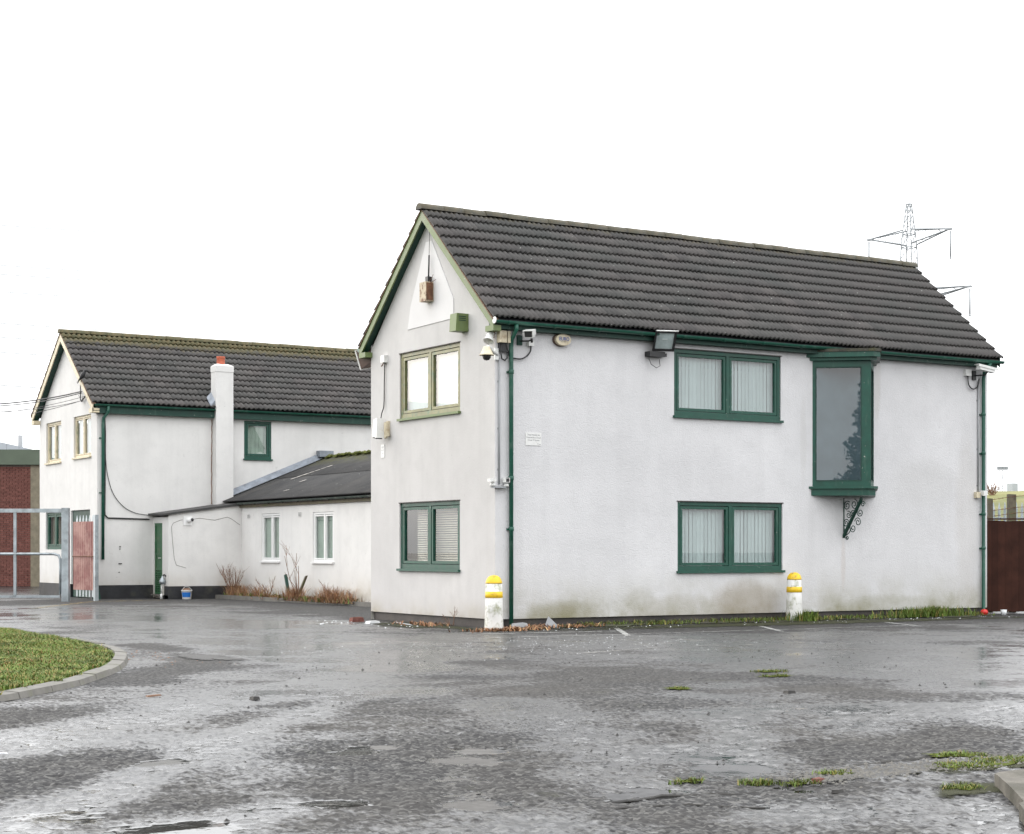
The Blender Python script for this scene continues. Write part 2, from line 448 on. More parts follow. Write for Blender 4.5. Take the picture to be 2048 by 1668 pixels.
class MB:
    def __init__(s, fr=ID):
        s.fr, s.v, s.f, s.mi, s.sm = fr, [], [], [], []
        s.cur, s.smooth = 0, False
    def add(s, pts, faces):
        b = len(s.v)
        s.v += [tuple(s.fr(p)) for p in pts]
        for f in faces:
            s.f.append([b + i for i in f])
            s.mi.append(s.cur)
            s.sm.append(s.smooth)
    def box(s, x0, x1, y0, y1, z0, z1):
        s.add([(x0, y0, z0), (x1, y0, z0), (x1, y1, z0), (x0, y1, z0), (x0, y0, z1), (x1, y0, z1), (x1, y1, z1), (x0, y1, z1)],
              [(0, 3, 2, 1), (4, 5, 6, 7), (0, 1, 5, 4), (1, 2, 6, 5), (2, 3, 7, 6), (3, 0, 4, 7)])
    def hexa(s, p):
        s.add(p, [(0, 3, 2, 1), (4, 5, 6, 7), (0, 1, 5, 4), (1, 2, 6, 5), (2, 3, 7, 6), (3, 0, 4, 7)])
    def quad(s, a, b, c, d):
        s.add([a, b, c, d], [(0, 1, 2, 3)])
    def poly(s, pts):
        s.add(pts, [tuple(range(len(pts)))])
    def prism(s, pts, d):
        """polygon pts (3d) pushed along vector d"""
        n = len(pts)
        q = [tuple(a + b for a, b in zip(p, d)) for p in pts]
        s.add(list(pts) + q, [tuple(range(n))[::-1], tuple(range(n, 2 * n))] + [(i, (i + 1) % n, n + (i + 1) % n, n + i) for i in range(n)])
    def tube(s, pts, r, n=6, cap=True, r1=None):
        P = [Vector(p) for p in pts]
        rings = []
        prev = None
        for i, p in enumerate(P):
            d = (P[min(i + 1, len(P) - 1)] - P[max(i - 1, 0)])
            d = d.normalized() if d.length > 1e-9 else Vector((0, 0, 1))
            if prev is None:
                a = Vector((0, 0, 1)) if abs(d.z) < .9 else Vector((1, 0, 0))
                u = d.cross(a).normalized()
            else:
                u = (prev - d * prev.dot(d))
                u = u.normalized() if u.length > 1e-6 else d.orthogonal().normalized()
            prev = u
            w = d.cross(u)
            rr = r if r1 is None else r + (r1 - r) * i / max(1, len(P) - 1)
            rings.append([tuple(p + (u * math.cos(k * 2 * math.pi / n) + w * math.sin(k * 2 * math.pi / n)) * rr) for k in range(n)])
        v = [q for g in rings for q in g]
        f = []
        for i in range(len(P) - 1):
            for k in range(n):
                f.append((i * n + k, i * n + (k + 1) % n, (i + 1) * n + (k + 1) % n, (i + 1) * n + k))
        sm = s.smooth
        s.smooth = n > 4
        s.add(v, f)
        s.smooth = False
        if cap:
            s.add(rings[0], [tuple(range(n))[::-1]])
            s.add(rings[-1], [tuple(range(n))])
        s.smooth = sm
    def lathe(s, c, prof, n=16, axis=(0, 0, 1)):
        """profile of (radius, height) turned about an axis through c"""
        a = Vector(axis).normalized()
        u = a.orthogonal().normalized()
        w = a.cross(u)
        c = Vector(c)
        v, f = [], []
        for r, h in prof:
            for k in range(n):
                t = 2 * math.pi * k / n
                v.append(tuple(c + a * h + (u * math.cos(t) + w * math.sin(t)) * r))
        m = len(prof)
        for i in range(m - 1):
            for k in range(n):
                f.append((i * n + k, i * n + (k + 1) % n, (i + 1) * n + (k + 1) % n, (i + 1) * n + k))
        sm = s.smooth
        s.smooth = True
        s.add(v, f)
        s.smooth = False
        if prof[0][0] > 1e-4:
            s.add(v[:n], [tuple(range(n))[::-1]])
        if prof[-1][0] > 1e-4:
            s.add(v[-n:], [tuple(range(n))])
        s.smooth = sm
    def build(s, name, mats, parent=None, loc=None, recalc=True):
        if not isinstance(mats, (list, tuple)):
            mats = [mats]
        if loc is None:
            loc = WL[parent] if parent else Vector((0, 0, 0))
        loc = Vector(loc)
        me = bpy.data.meshes.new(name)
        me.from_pydata([(v[0] - loc.x, v[1] - loc.y, v[2] - loc.z) for v in s.v], [], s.f)
        for m in mats:
            me.materials.append(M[m] if isinstance(m, str) else m)
        me.polygons.foreach_set('material_index', s.mi)
        me.polygons.foreach_set('use_smooth', s.sm)
        if recalc:
            bm = bmesh.new()
            bm.from_mesh(me)
            bmesh.ops.remove_doubles(bm, verts=bm.verts, dist=1e-5)
            bmesh.ops.recalc_face_normals(bm, faces=bm.faces)
            bm.to_mesh(me)
            bm.free()
        me.update()
        return place(name, me, parent, loc)

def place(name, me, parent=None, loc=(0, 0, 0), rot=None):
    o = bpy.data.objects.new(name, me)
    col.objects.link(o)
    loc = Vector(loc)
    if parent:
        o.parent = parent
        o.location = loc - WL[parent]
    else:
        o.location = loc
    if rot:
        o.rotation_euler = rot
    WL[o] = loc
    return o

def tag(o, label=None, cat=None, group=None, kind=None):
    for k, v in (('label', label), ('category', cat), ('group', group), ('kind', kind)):
        if v:
            o[k] = v
    return o

def thing(name, loc, label, cat, group=None):
    o = bpy.data.objects.new(name, None)
    o.empty_display_size = .2
    col.objects.link(o)
    o.location = loc
    WL[o] = Vector(loc)
    return tag(o, label, cat, group)

def copy_tree(o, loc):
    d = Vector(loc) - WL[o]
    def rec(src, parent):
        c = src.copy()
        col.objects.link(c)
        WL[c] = WL[src] + d
        if parent is not None:
            c.parent = parent
        else:
            c.location = loc
        for ch in list(src.children):
            rec(ch, c)
        return c
    return rec(o, None)

def wall_cells(mb, x0, x1, z0, z1, holes, depth=.13):
    xs = sorted({x0, x1, *[h[0] for h in holes], *[h[1] for h in holes]})
    zs = sorted({z0, z1, *[h[2] for h in holes], *[h[3] for h in holes]})
    for i in range(len(xs) - 1):
        for j in range(len(zs) - 1):
            cx, cz = (xs[i] + xs[i + 1]) / 2, (zs[j] + zs[j + 1]) / 2
            if any(h[0] < cx < h[1] and h[2] < cz < h[3] for h in holes):
                continue
            mb.quad((xs[i], 0, zs[j]), (xs[i + 1], 0, zs[j]), (xs[i + 1], 0, zs[j + 1]), (xs[i], 0, zs[j + 1]))
    for a, b, c, d in holes:
        mb.quad((a, 0, c), (b, 0, c), (b, -depth, c), (a, -depth, c))
        mb.quad((a, 0, d), (a, -depth, d), (b, -depth, d), (b, 0, d))
        mb.quad((a, 0, c), (a, -depth, c), (a, -depth, d), (a, 0, d))
        mb.quad((b, 0, c), (b, 0, d), (b, -depth, d), (b, -depth, c))

def frame_boxes(mb, x0, x1, z0, z1, w, y0, y1, bottom=None):
    b = bottom or w
    mb.box(x0, x0 + w, y0, y1, z0, z1)
    mb.box(x1 - w, x1, y0, y1, z0, z1)
    mb.box(x0 + w, x1 - w, y0, y1, z0, z0 + b)
    mb.box(x0 + w, x1 - w, y0, y1, z1 - w, z1)

def window(house, fr, x0, x1, z0, z1, mat='green', lights=(.5, .5), blind=None, fw=.065, mull=.075, sash=.05,
           inset=.025, sill=True, glassm='glass', sillmat=None, sill_over=.03, bottom=.095, blind_x=None, label=None):
    g = .004
    X0, X1, Z0, Z1 = x0 + g, x1 - g, z0 + g, z1 - g
    mb = MB(fr)
    yb, yf = -inset - .07, -inset
    frame_boxes(mb, X0, X1, Z0, Z1, fw, yb, yf, bottom)
    ix0, ix1 = X0 + fw, X1 - fw
    tot = ix1 - ix0
    edges = []
    acc = ix0
    for i, L in enumerate(lights):
        e = acc + tot * L
        if i < len(lights) - 1:
            mb.box(e - mull / 2, e + mull / 2, yb + .002, yf + .004, Z0 + bottom, Z1 - fw)
            edges.append((acc, e - mull / 2))
            acc = e + mull / 2
        else:
            edges.append((acc, ix1))
    w = mb.build('window', mat, house)
    if label:
        w['label'] = label
    iz0, iz1 = Z0 + bottom, Z1 - fw
    for a, b in edges:
        s = MB(fr)
        frame_boxes(s, a + .012, b - .012, iz0 + .010, iz1 - .014, sash, yf - .06, yf - .004)
        s.build('sash', mat, w)
        p = MB(fr)
        p.box(a + sash, b - sash, yf - .044, yf - .036, iz0 + sash, iz1 - sash)
        p.build('pane', glassm, w)
    if sill:
        s = MB(fr)
        s.box(X0 - sill_over, X1 + sill_over, -inset + .001, .055, Z0 - .035, Z0 + .008)
        s.build('sill', sillmat or mat, w)
    if blind == 'vertical':
        for a, b in edges:
            n = int((b - a) / .088)
            for k in range(n):
                s = MB(fr)
                cx = a + .03 + (k + .5) * .088
                t = -.10 + R.uniform(-.12, .12)
                dx, dy = .0425 * math.cos(t), .0425 * math.sin(t)
                bx = R.uniform(-.012, .012) if R.random() < .3 else 0
                s.hexa([(cx - dx + bx, -.14 - dy, iz0 - .01), (cx + dx + bx, -.14 + dy, iz0 - .01), (cx + dx + bx, -.143 + dy, iz0 - .01), (cx - dx + bx, -.143 - dy, iz0 - .01),
                        (cx - dx, -.14 - dy, iz1 + .03), (cx + dx, -.14 + dy, iz1 + .03), (cx + dx, -.143 + dy, iz1 + .03), (cx - dx, -.143 - dy, iz1 + .03)])
                s.build('blind_slat', 'slat', w, recalc=False)
    if blind == 'venetian':
        bx0, bx1 = blind_x or (ix0, ix1)
        n = int((iz1 - iz0) / .042)
        proto = None
        for k in range(n):
            z = iz0 + .02 + k * .042
            if proto is None:
                s = MB(fr)
                s.hexa([(bx0, -.17, z), (bx1, -.17, z), (bx1, -.20, z + .024), (bx0, -.20, z + .024),
                        (bx0, -.17, z + .002), (bx1, -.17, z + .002), (bx1, -.20, z + .026), (bx0, -.20, z + .026)])
                proto = s.build('blind_slat', 'venetian', w)
            else:
                place('blind_slat', proto.data, w, WL[w] + Vector((0, 0, k * .042)))
    if blind == 'curtain':
        for a, b in edges:
            s = MB(fr)
            n = 14
            pts = [(a + (b - a) * k / n, -.115 + .018 * math.sin(k * 1.9), 0) for k in range(n + 1)]
            for k in range(n):
                p, q = pts[k], pts[k + 1]
                s.quad((p[0], p[1], iz0), (q[0], q[1], iz0), (q[0], q[1], iz1), (p[0], p[1], iz1))
            s.build('curtain', 'curtain', w, recalc=False)
    return w

def head_gap(house, fr, h):
    m = MB(fr)
    m.box(h[0] - .02, h[1] + .02, .001, .012, h[3], h[3] + .014)
    m.build('lintel_gap', 'plinth_brown', house)

def tile_mesh(name, w, L, rolls, amp, mat):
    prof = [0, .35, 1.0, .75] if rolls == 3 else [0, .25, .85, 1.0, .8, .22]
    seg = len(prof) * rolls
    hs = [prof[i % len(prof)] * amp for i in range(seg + 1)]
    v, f = [], []
    for i in range(seg + 1):
        x = w * i / seg
        v += [(x, 0, .062 + hs[i]), (x, L, .016 + hs[i] * .9), (x, 0, .030 + hs[i])]
    for i in range(seg):
        a, b = 3 * i, 3 * i + 3
        f += [(a, b, b + 1, a + 1), (a, a + 2, b + 2, b)]
    f += [(0, 1, 2), (3 * seg, 3 * seg + 2, 3 * seg + 1)]
    me = bpy.data.meshes.new(name)
    me.from_pydata(v, [], f)
    sm = [True, False] * seg + [False, False]
    me.polygons.foreach_set('use_smooth', sm)
    me.materials.append(M[mat])
    me.update()
    return me

def tiled_roof(roof, u0, u1, ev, ez, rv, rz, rows, cols, rolls, amp, mat, limit, back=False):
    """tiles over a slope whose eave line is (ev, ez) and ridge line (rv, rz)"""
    d = Vector((0, rv - ev, rz - ez))
    L = d.length
    d.normalize()
    n = Vector((1, 0, 0)).cross(d) if rv > ev else d.cross(Vector((1, 0, 0)))
    if n.z < 0:
        n = -n
    w, gl = (u1 - u0) / cols, L / rows
    me = tile_mesh('roof_tile', w, gl + .035, rolls, amp, mat)
    ang = math.atan2(d.z, d.y) if rv > ev else math.atan2(d.z, -d.y)
    camp = cam.location
    spots = []
    for r in range(rows):
        for c in range(cols):
            p = Vector((u0 + c * w, ev, ez)) + d * (r * gl) - n * .02
            spots.append(((p - camp).length, p))
    spots.sort(key=lambda q: q[0])
    keep = spots[:limit]
    rest = spots[limit:]
    rotz = 0 if rv > ev else math.pi
    for _, p in keep:
        q = p + Vector((R.uniform(-.003, .003), 0, 0)) + d * R.uniform(-.010, .010)
        place('roof_tile', me, roof, q, (ang + rad(R.uniform(-.8, .8)), rad(R.uniform(-.6, .6)), 0))
    if rest:
        base = np.array([v.co[:] for v in me.vertices])
        fc = [tuple(p.vertices) for p in me.polygons]
        mt = np.array(Matrix((Vector((1, 0, 0)), d, n)).transposed())
        vv, ff = [], []
        for _, p in rest:
            b = len(vv)
            q = p + d * R.uniform(-.006, .006)
            if rotz:
                vv += [tuple(Vector((q.x + w - v[0], 0, 0)) + Vector((0, q.y, q.z)) + d * v[1] + n * v[2]) for v in base]
            else:
                vv += [tuple(q + Vector(mt @ v)) for v in base]
            ff += [tuple(b + i for i in (reversed(t) if rotz else t)) for t in fc]
        mb = MB()
        mb.add(vv, ff)
        mb.sm = [len(f) == 4 and i % 2 == 0 for i, f in enumerate(ff)]
        o = mb.build('roof_tiles', mat, roof, recalc=False)
        o['kind'] = 'stuff'
    return me

def ridge(roof, u0, u1, v, z, r, mat, step=.45):
    n = int(round((u1 - u0) / step))
    st = (u1 - u0) / n
    proto = None
    for k in range(n):
        if proto is None:
            m = MB()
            segs = 7
            a = [(-math.cos(math.pi * i / segs) * r, math.sin(math.pi * i / segs) * r * .95) for i in range(segs + 1)]
            vs = [(u0 + x, v + p, z - .03 + q) for x in (0.0, st + .01) for p, q in a]
            m.smooth = True
            m.add(vs, [(i, i + 1, segs + 2 + i, segs + 1 + i) for i in range(segs)])
            m.smooth = False
            m.poly(vs[:segs + 1])
            m.poly(vs[segs + 1:])
            proto = m.build('ridge_tile', mat, roof, loc=(u0, v, z))
        else:
            place('ridge_tile', proto.data, roof, (u0 + k * st, v + R.uniform(-.006, .006), z + R.uniform(-.006, .008)),
                  (rad(R.uniform(-1.5, 1.5)), 0, rad(R.uniform(-.5, .5))))

def gutter(house, fr, x0, x1, y, z, mat, r=.055, name='gutter'):
    mb = MB(fr)
    n = 8
    out = [(math.cos(math.pi + math.pi * i / n), math.sin(math.pi + math.pi * i / n)) for i in range(n + 1)]
    P = [(y + r * c, z + r * s_) for c, s_ in out]
    Q = [(y + (r - .008) * c, z + (r - .008) * s_) for c, s_ in out]
    mb.smooth = True
    for A in (P, Q):
        vs = [(x, a, b) for x in (x0, x1) for a, b in A]
        mb.add(vs, [(i, i + 1, n + 2 + i, n + 1 + i) for i in range(n)])
    mb.smooth = False
    for i in (0, n):
        mb.quad((x0, *P[i]), (x1, *P[i]), (x1, *Q[i]), (x0, *Q[i]))
    mb.poly([(x0, a, b) for a, b in P])
    mb.poly([(x1, a, b) for a, b in P])
    # union brackets
    k = x0 + .25
    while k < x1 - .1:
        O = [(y + (r + .009) * c, z + (r + .009) * s_) for c, s_ in out]
        vs = [(x, a, b) for x in (k, k + .05) for a, b in O]
        mb.add(vs, [(i, i + 1, n + 2 + i, n + 1 + i) for i in range(n)])
        mb.poly([(k, a, b) for a, b in O] + [(k, a, b) for a, b in P[::-1]])
        mb.poly([(k + .05, a, b) for a, b in O] + [(k + .05, a, b) for a, b in P[::-1]])
        k += .93
    return mb.build(name, mat, house, recalc=False)

def bargeboards(house, u, back, ve, ze, rv, rz, re, w, mat, under):
    """sloping boards on a gable; plane at u, soffit back to the wall"""
    for (e, key) in ((ve, 0), (re, 1)):
        a, b = (u, e, ze), (u, rv, rz)
        mb = MB()
        mb.hexa([(u, e, ze - w), (u, rv, rz - w * 1.15), (u + .028, rv, rz - w * 1.15), (u + .028, e, ze - w),
                 (u, e, ze), (u, rv, rz), (u + .028, rv, rz), (u + .028, e, ze)])
        mb.build('bargeboard', mat, house)
        s = MB()
        s.hexa([(u + .03, e, ze - w + .02), (u + .03, rv, rz - w * 1.15 + .02), (back, rv, rz - w * 1.15 + .02), (back, e, ze - w + .02),
                (u + .03, e, ze - w + .035), (u + .03, rv, rz - w * 1.15 + .035), (back, rv, rz - w * 1.15 + .035), (back, e, ze - w + .035)])
        s.build('verge_soffit', under, house)
        # thin mortared undercloak strip above the board
        t = MB()
        t.hexa([(u - .02, e, ze + .003), (u - .02, rv, rz + .003), (u + .1, rv, rz + .003), (u + .1, e, ze + .003),
                (u - .02, e, ze + .022), (u - .02, rv, rz + .022), (u + .1, rv, rz + .022), (u + .1, e, ze + .022)])
        t.build('undercloak', 'undercloak', house)

# ------------------------------------------------------------------ the ground
GX0, GX1, GY0, GY1, GS = -17.0, 15.0, -22.0, 23.0, .2
gx = np.arange(GX0, GX1 + .01, GS)
gy = np.arange(GY0, GY1 + .01, GS)
PX, PY_ = np.meshgrid(gx, gy)
WET = np.zeros_like(PX)
def seg_dist(pts):
    d = np.full(PX.shape, 1e9)
    for (x1, y1), (x2, y2) in zip(pts, pts[1:]):
        dx, dy = x2 - x1, y2 - y1
        t = np.clip(((PX - x1) * dx + (PY_ - y1) * dy) / (dx * dx + dy * dy + 1e-9), 0, 1)
        d = np.minimum(d, np.hypot(PX - x1 - t * dx, PY_ - y1 - t * dy))
    return d
def damp(pts, w, k):
    global WET
    if len(pts) == 1:
        pts = [pts[0], (pts[0][0] + .01, pts[0][1])]
    WET = WET + k * np.exp(-(seg_dist(pts) / w) ** 2)
# where rain water stands and runs, and where the tarmac has dried
damp([(-5.2, -2.8), (-4.5, 2.1), (-2.5, 3.4)], 1.5, 1.1)
damp([(-5.6, -6.5), (-6.6, -4.5)], 1.2, .9)
damp([(-14, -17.8), (-13.1, -17.0), (-12.67, -16.6), (-12.2, -16.06), (-11.45, -15.0), (-10.4, -13.6), (-8.1, -11.0)], .17, 1.5)
damp([(-13.5, -14.2), (-12.3, -13.2), (-11.5, -12.7), (-10.7, -12.1), (-9.1, -10.9), (-6.4, -8.1), (-4.4, -5.0)], .50, 1.1)
damp([(-12.25, -17.46), (-11.9, -17.2), (-11.5, -17.0)], .22, 1.5)
damp([(-5.6, -14.2), (-4.6, -14.35), (-3.2, -15.6)], .35, 1.2)
damp([(2.7, -9.2), (-.5, -11.4), (-2.0, -13.0)], 1.1, .8)
damp([(-7.1, -12.2), (-8.0, -14.2), (-9.0, -16.2), (-9.6, -17.2)], .45, .9)
damp([(-8.2, -16.0), (-8.6, -17.0), (-7.5, -15.8), (-6.2, -13.9)], .22, 1.0)
damp([(-9.6, -18.5), (-8.3, -18.3), (-9.0, -19.6)], .5, .7)
damp([(-7.0, 14), (-4.0, 7.5), (-2.5, 4.0)], 1.6, .9)
damp([(-9.4, -8.4), (-8.0, -6.4), (-6.9, -4.6), (-6.9, -1.8)], .45, -1.3)
damp([(-12.2, -12.2), (-11.2, -11.2)], .55, -1.2)
damp([(-12.9, -15.4), (-12.2, -14.8), (-11.7, -14.5)], .45, -1.5)
damp([(-4.5, -10.2), (-3.4, -10.8)], .8, -.9)
damp([(-7.4, -16.6), (-6.7, -17.0), (-5.9, -16.2)], .35, -1.2)
damp([(-10.2, -18.4), (-9.7, -18.1)], .28, -1.0)
damp([(-10.2, -16.9), (-9.9, -16.0)], .28, -.8)
damp([(-11.0, -17.2), (-10.3, -14.9)], .40, -.6)
damp([(.4, 2.6), (-.3, -1.2), (3, -2.2), (8, -1.6), (12, -1.2)], 1.2, -.9)
damp([(3.0, 19.0), (3.0, 12.0), (2.0, 6.0)], 2.4, -1.1)
damp([(-9.0, 21.5), (-3.0, 18.5), (1.5, 19.0)], 1.6, -1.1)
# close to the viewpoint the stones of the tarmac are real relief, with water lying in the hollows
SUB = 8
def lattice(X_, Y_, scale, seed):
    """smooth value noise"""
    rg = np.random.default_rng(seed)
    T = rg.random((256, 256))
    fx, fy = X_ / scale + 1000, Y_ / scale + 1000
    i, j = np.floor(fx).astype(int), np.floor(fy).astype(int)
    u, v = fx - i, fy - j
    u, v = u * u * (3 - 2 * u), v * v * (3 - 2 * v)
    g = lambda a, b: T[a % 256, b % 256]
    return (g(i, j) * (1 - u) + g(i + 1, j) * u) * (1 - v) + (g(i, j + 1) * (1 - u) + g(i + 1, j + 1) * u) * v
def near_weight(X_, Y_):
    rx, ry = X_ + 15.268, Y_ + 25.243
    dep = rx * .5259 + ry * .8506
    lat = np.abs(rx * .8506 - ry * .5259)
    return np.clip((17.5 - dep) / 4.0, 0, 1) * np.clip((dep - 6.8) / .4, 0, 1) * np.clip((.36 * dep - lat) / .3, 0, 1)
HOLES = [((-9.38, -15.3), .22, .022), ((-9.72, -15.75), .26, .022), ((-10.2, -16.5), .24, .022), ((-10.45, -17.0), .19, .022), ((-10.62, -17.4), .24, .022),
         ((-12.25, -17.4), .26, .030), ((-11.25, -17.0), .20, .030), ((-10.15, -14.93), .17, .030), ((-9.9, -14.75), .22, .020), ((-11.42, -14.8), .18, .030),
         ((-9.45, -15.1), .10, .030), ((-9.7, -17.55), .30, .016), ((-8.3, -16.3), .25, .014), ((-8.55, -17.0), .28, .016), ((-12.6, -16.7), .2, .014), ((-8.9, -15.2), .3, .012)]
nxc, nyc = len(gx) - 1, len(gy) - 1
CXX, CYY = np.meshgrid(gx[:-1], gy[:-1])
sel = np.zeros((nyc, nxc), bool)
for ox in (0, GS):
    for oy in (0, GS):
        sel |= near_weight(CXX + ox, CYY + oy) > 0
gv = np.stack([PX.ravel(), PY_.ravel(), np.zeros(PX.size)], 1)
nx_ = len(gx)
jj, ii = np.nonzero(~sel)
gf = np.stack([jj * nx_ + ii, jj * nx_ + ii + 1, (jj + 1) * nx_ + ii + 1, (jj + 1) * nx_ + ii], 1)
fw_ = nxc * SUB + 1
jj, ii = np.nonzero(sel)
sj, si = np.meshgrid(np.arange(SUB), np.arange(SUB), indexing='ij')
fj = (jj[:, None] * SUB + sj.ravel()[None]).ravel()
fi = (ii[:, None] * SUB + si.ravel()[None]).ravel()
q = np.stack([fj * fw_ + fi, fj * fw_ + fi + 1, (fj + 1) * fw_ + fi + 1, (fj + 1) * fw_ + fi], 1)
uq, inv = np.unique(q.ravel(), return_inverse=True)
fq = inv.reshape(q.shape) + len(gv)
fx_ = GX0 + (uq % fw_) * GS / SUB
fy_ = GY0 + (uq // fw_) * GS / SUB
W_ = near_weight(fx_, fy_)
ci = np.clip(((fx_ - GX0) / GS), 0, nx_ - 1.001)
cj = np.clip(((fy_ - GY0) / GS), 0, len(gy) - 1.001)
i0, j0 = ci.astype(int), cj.astype(int)
u, v = ci - i0, cj - j0
wet_f = (WET[j0, i0] * (1 - u) + WET[j0, i0 + 1] * u) * (1 - v) + (WET[j0 + 1, i0] * (1 - u) + WET[j0 + 1, i0 + 1] * u) * v
hz = .0080 * (NR.random(len(uq)) - .5) + .017 * (lattice(fx_, fy_, .060, 1) - .5) + .012 * (lattice(fx_, fy_, .13, 2) - .5)
hz += .010 * (lattice(fx_, fy_, .9, 3) - .5) + .006 * (lattice(fx_, fy_, .35, 4) - .5)
level = -.0125 + .0066 * np.clip(wet_f, -1.2, 1.4) + .006 * (lattice(fx_, fy_, 1.7, 5) - .5)
mud_f = np.zeros(len(uq))
for (hx, hy), r_, dp in HOLES:
    d_ = np.hypot(fx_ - hx, fy_ - hy) / r_
    k_ = np.exp(-d_ ** 4)
    hz -= dp * k_
    if dp > .025:
        mud_f = np.maximum(mud_f, np.exp(-(d_ * 1.15) ** 4))
flood = (hz < level).astype(float)
hz = np.maximum(hz, level) * W_
verts = np.concatenate([gv, np.stack([fx_, fy_, hz], 1)])
faces = gf.tolist() + fq.tolist()
nv0 = len(verts)
xa, xb, ya, yb = gx[0], gx[-1], gy[0], gy[-1]
ring = [(-700, -700), (700, -700), (700, ya), (-700, ya), (-700, yb), (700, yb), (700, 700), (-700, 700), (xa, ya), (xa, yb), (xb, ya), (xb, yb)]
verts = np.concatenate([verts, np.array([(x, y, 0) for x, y in ring])])
faces += [[nv0 + k for k in f_] for f_ in ((0, 1, 2, 3), (4, 5, 6, 7), (3, 8, 9, 4), (10, 2, 5, 11))]
me = bpy.data.meshes.new('asphalt_ground')
me.from_pydata(verts.tolist(), [], faces)
me.materials.append(M['asphalt'])
me.polygons.foreach_set('use_smooth', [True] * len(faces))
me.update()
gnd = tag(place('asphalt_ground', me), kind='structure')
def vattr(name, *arrs):
    at = me.attributes.new(name, 'FLOAT', 'POINT')
    a_ = np.zeros(len(verts), np.float32)
    o_ = 0
    for x_ in arrs:
        a_[o_:o_ + len(x_)] = x_
        o_ += len(x_)
    at.data.foreach_set('value', a_)
zc = np.zeros(len(gv))
vattr('wetness', WET.ravel(), wet_f)
vattr('flood', zc, flood * W_)
vattr('near', zc, W_)
vattr('mud', zc, mud_f * W_)

def strip(name, pts, w, mat, z=.004, label=None):
    mb = MB()
    for a, b in zip(pts, pts[1:]):
        a, b = Vector((*a, 0)), Vector((*b, 0))
        d = (b - a).normalized()
        n = Vector((-d.y, d.x, 0)) * w / 2
        mb.quad(tuple(a - n + Vector((0, 0, z))), tuple(b - n + Vector((0, 0, z))), tuple(b + n + Vector((0, 0, z))), tuple(a + n + Vector((0, 0, z))))
    return tag(mb.build(name, mat), kind='structure')

strip('parking_line', [(1.85, -.95), (.43, -3.3)], .10, 'line', .004)
strip('parking_line', [(4.95, -.75), (3.45, -3.4)], .09, 'line', .004)
strip('parking_line', [(7.95, -.5), (6.83, -3.1)], .09, 'line', .004)
strip('parking_line', [(-1.7, -2.75), (.4, -2.95), (6.9, -2.95)], .055, 'line', .008)
strip('parking_line', [(-1.2, -1.6), (1.2, -1.9)], .10, 'line', .004)
strip('parking_line', [(-2.3, 3.1), (-.2, 4.0)], .09, 'line', .004)
strip('parking_line', [(-3.6, 14.5), (-1.0, 18.6), (1.2, 19.2)], .12, 'yline', .004)
strip('parking_line', [(3.5, -8.5), (5.6, -7.6)], .09, 'line_faint', .004)
strip('parking_line', [(-3.0, -6.8), (-.9, -6.1), (1.6, -6.4)], .09, 'line_faint', .004)

def blob(name, c, rx, ry, mat, z=.005, seed=0, ang=0.0, n=44, rough=.34, core=True):
    r_ = random.Random(seed)
    ph = [r_.uniform(0, 6.28) for _ in range(7)]
    am = [r_.uniform(.4, 1) / (k + 1) ** .8 for k in range(7)]
    mb = MB()
    pts = []
    for i in range(n):
        t = 2 * math.pi * i / n
        k = 1 + rough * sum(a * math.sin((j + 2) * t + p) for j, (a, p) in enumerate(zip(am, ph))) + r_.uniform(-.05, .05)
        x, y = rx * k * math.cos(t), ry * k * math.sin(t)
        pts.append((c[0] + x * math.cos(ang) - y * math.sin(ang), c[1] + x * math.sin(ang) + y * math.cos(ang), z))
    k = [(c[0] + (p[0] - c[0]) * 1.35, c[1] + (p[1] - c[1]) * 1.35, z) for p in pts] if core else pts
    mb.add([(c[0], c[1], z)] + k, [(0, i + 1, (i + 1) % n + 1) for i in range(n)])
    o = tag(mb.build(name, mat, recalc=False), kind='structure')
    at = o.data.attributes.new('core', 'FLOAT', 'POINT')
    at.data.foreach_set('value', [1.0] + [0.0] * n)
    return o

VA = rad(-31.73)          # ground bearing at right angles to the drive
def crack(pts, r, seed):
    r_ = random.Random(seed)
    P = resample(pts, .07)
    mb = MB()
    mb.tube([(p.x + r_.gauss(0, .012), p.y + r_.gauss(0, .012), r_.uniform(-.006, .001) - r * .55) for p in P], r, 5)
    return tag(mb.build('asphalt_crack', 'mud', recalc=False), kind='structure')
def resample(P, step):
    out, acc = [Vector((*P[0], 0))], 0
    for a, b in zip(P, P[1:]):
        a, b = Vector((*a, 0)), Vector((*b, 0))
        L = (b - a).length
        d = (b - a) / L
        t = step - acc
        while t <= L:
            out.append(a + d * t)
            t += step
        acc = L - (t - step)
    return out
crack([(-10.25, -17.73), (-9.9, -17.72), (-9.6, -17.66), (-9.35, -17.8), (-9.1, -17.84), (-8.85, -17.72)], .012, 1)
crack([(-8.75, -17.6), (-8.5, -17.5), (-7.9, -17.28), (-7.4, -17.18), (-7.0, -17.25)], .018, 2)
crack([(-10.5, -18.1), (-10.1, -17.9), (-9.7, -18.0), (-9.4, -18.35)], .008, 4)
crack([(-10.3, -14.6), (-9.7, -14.1), (-9.0, -14.2)], .008, 5)

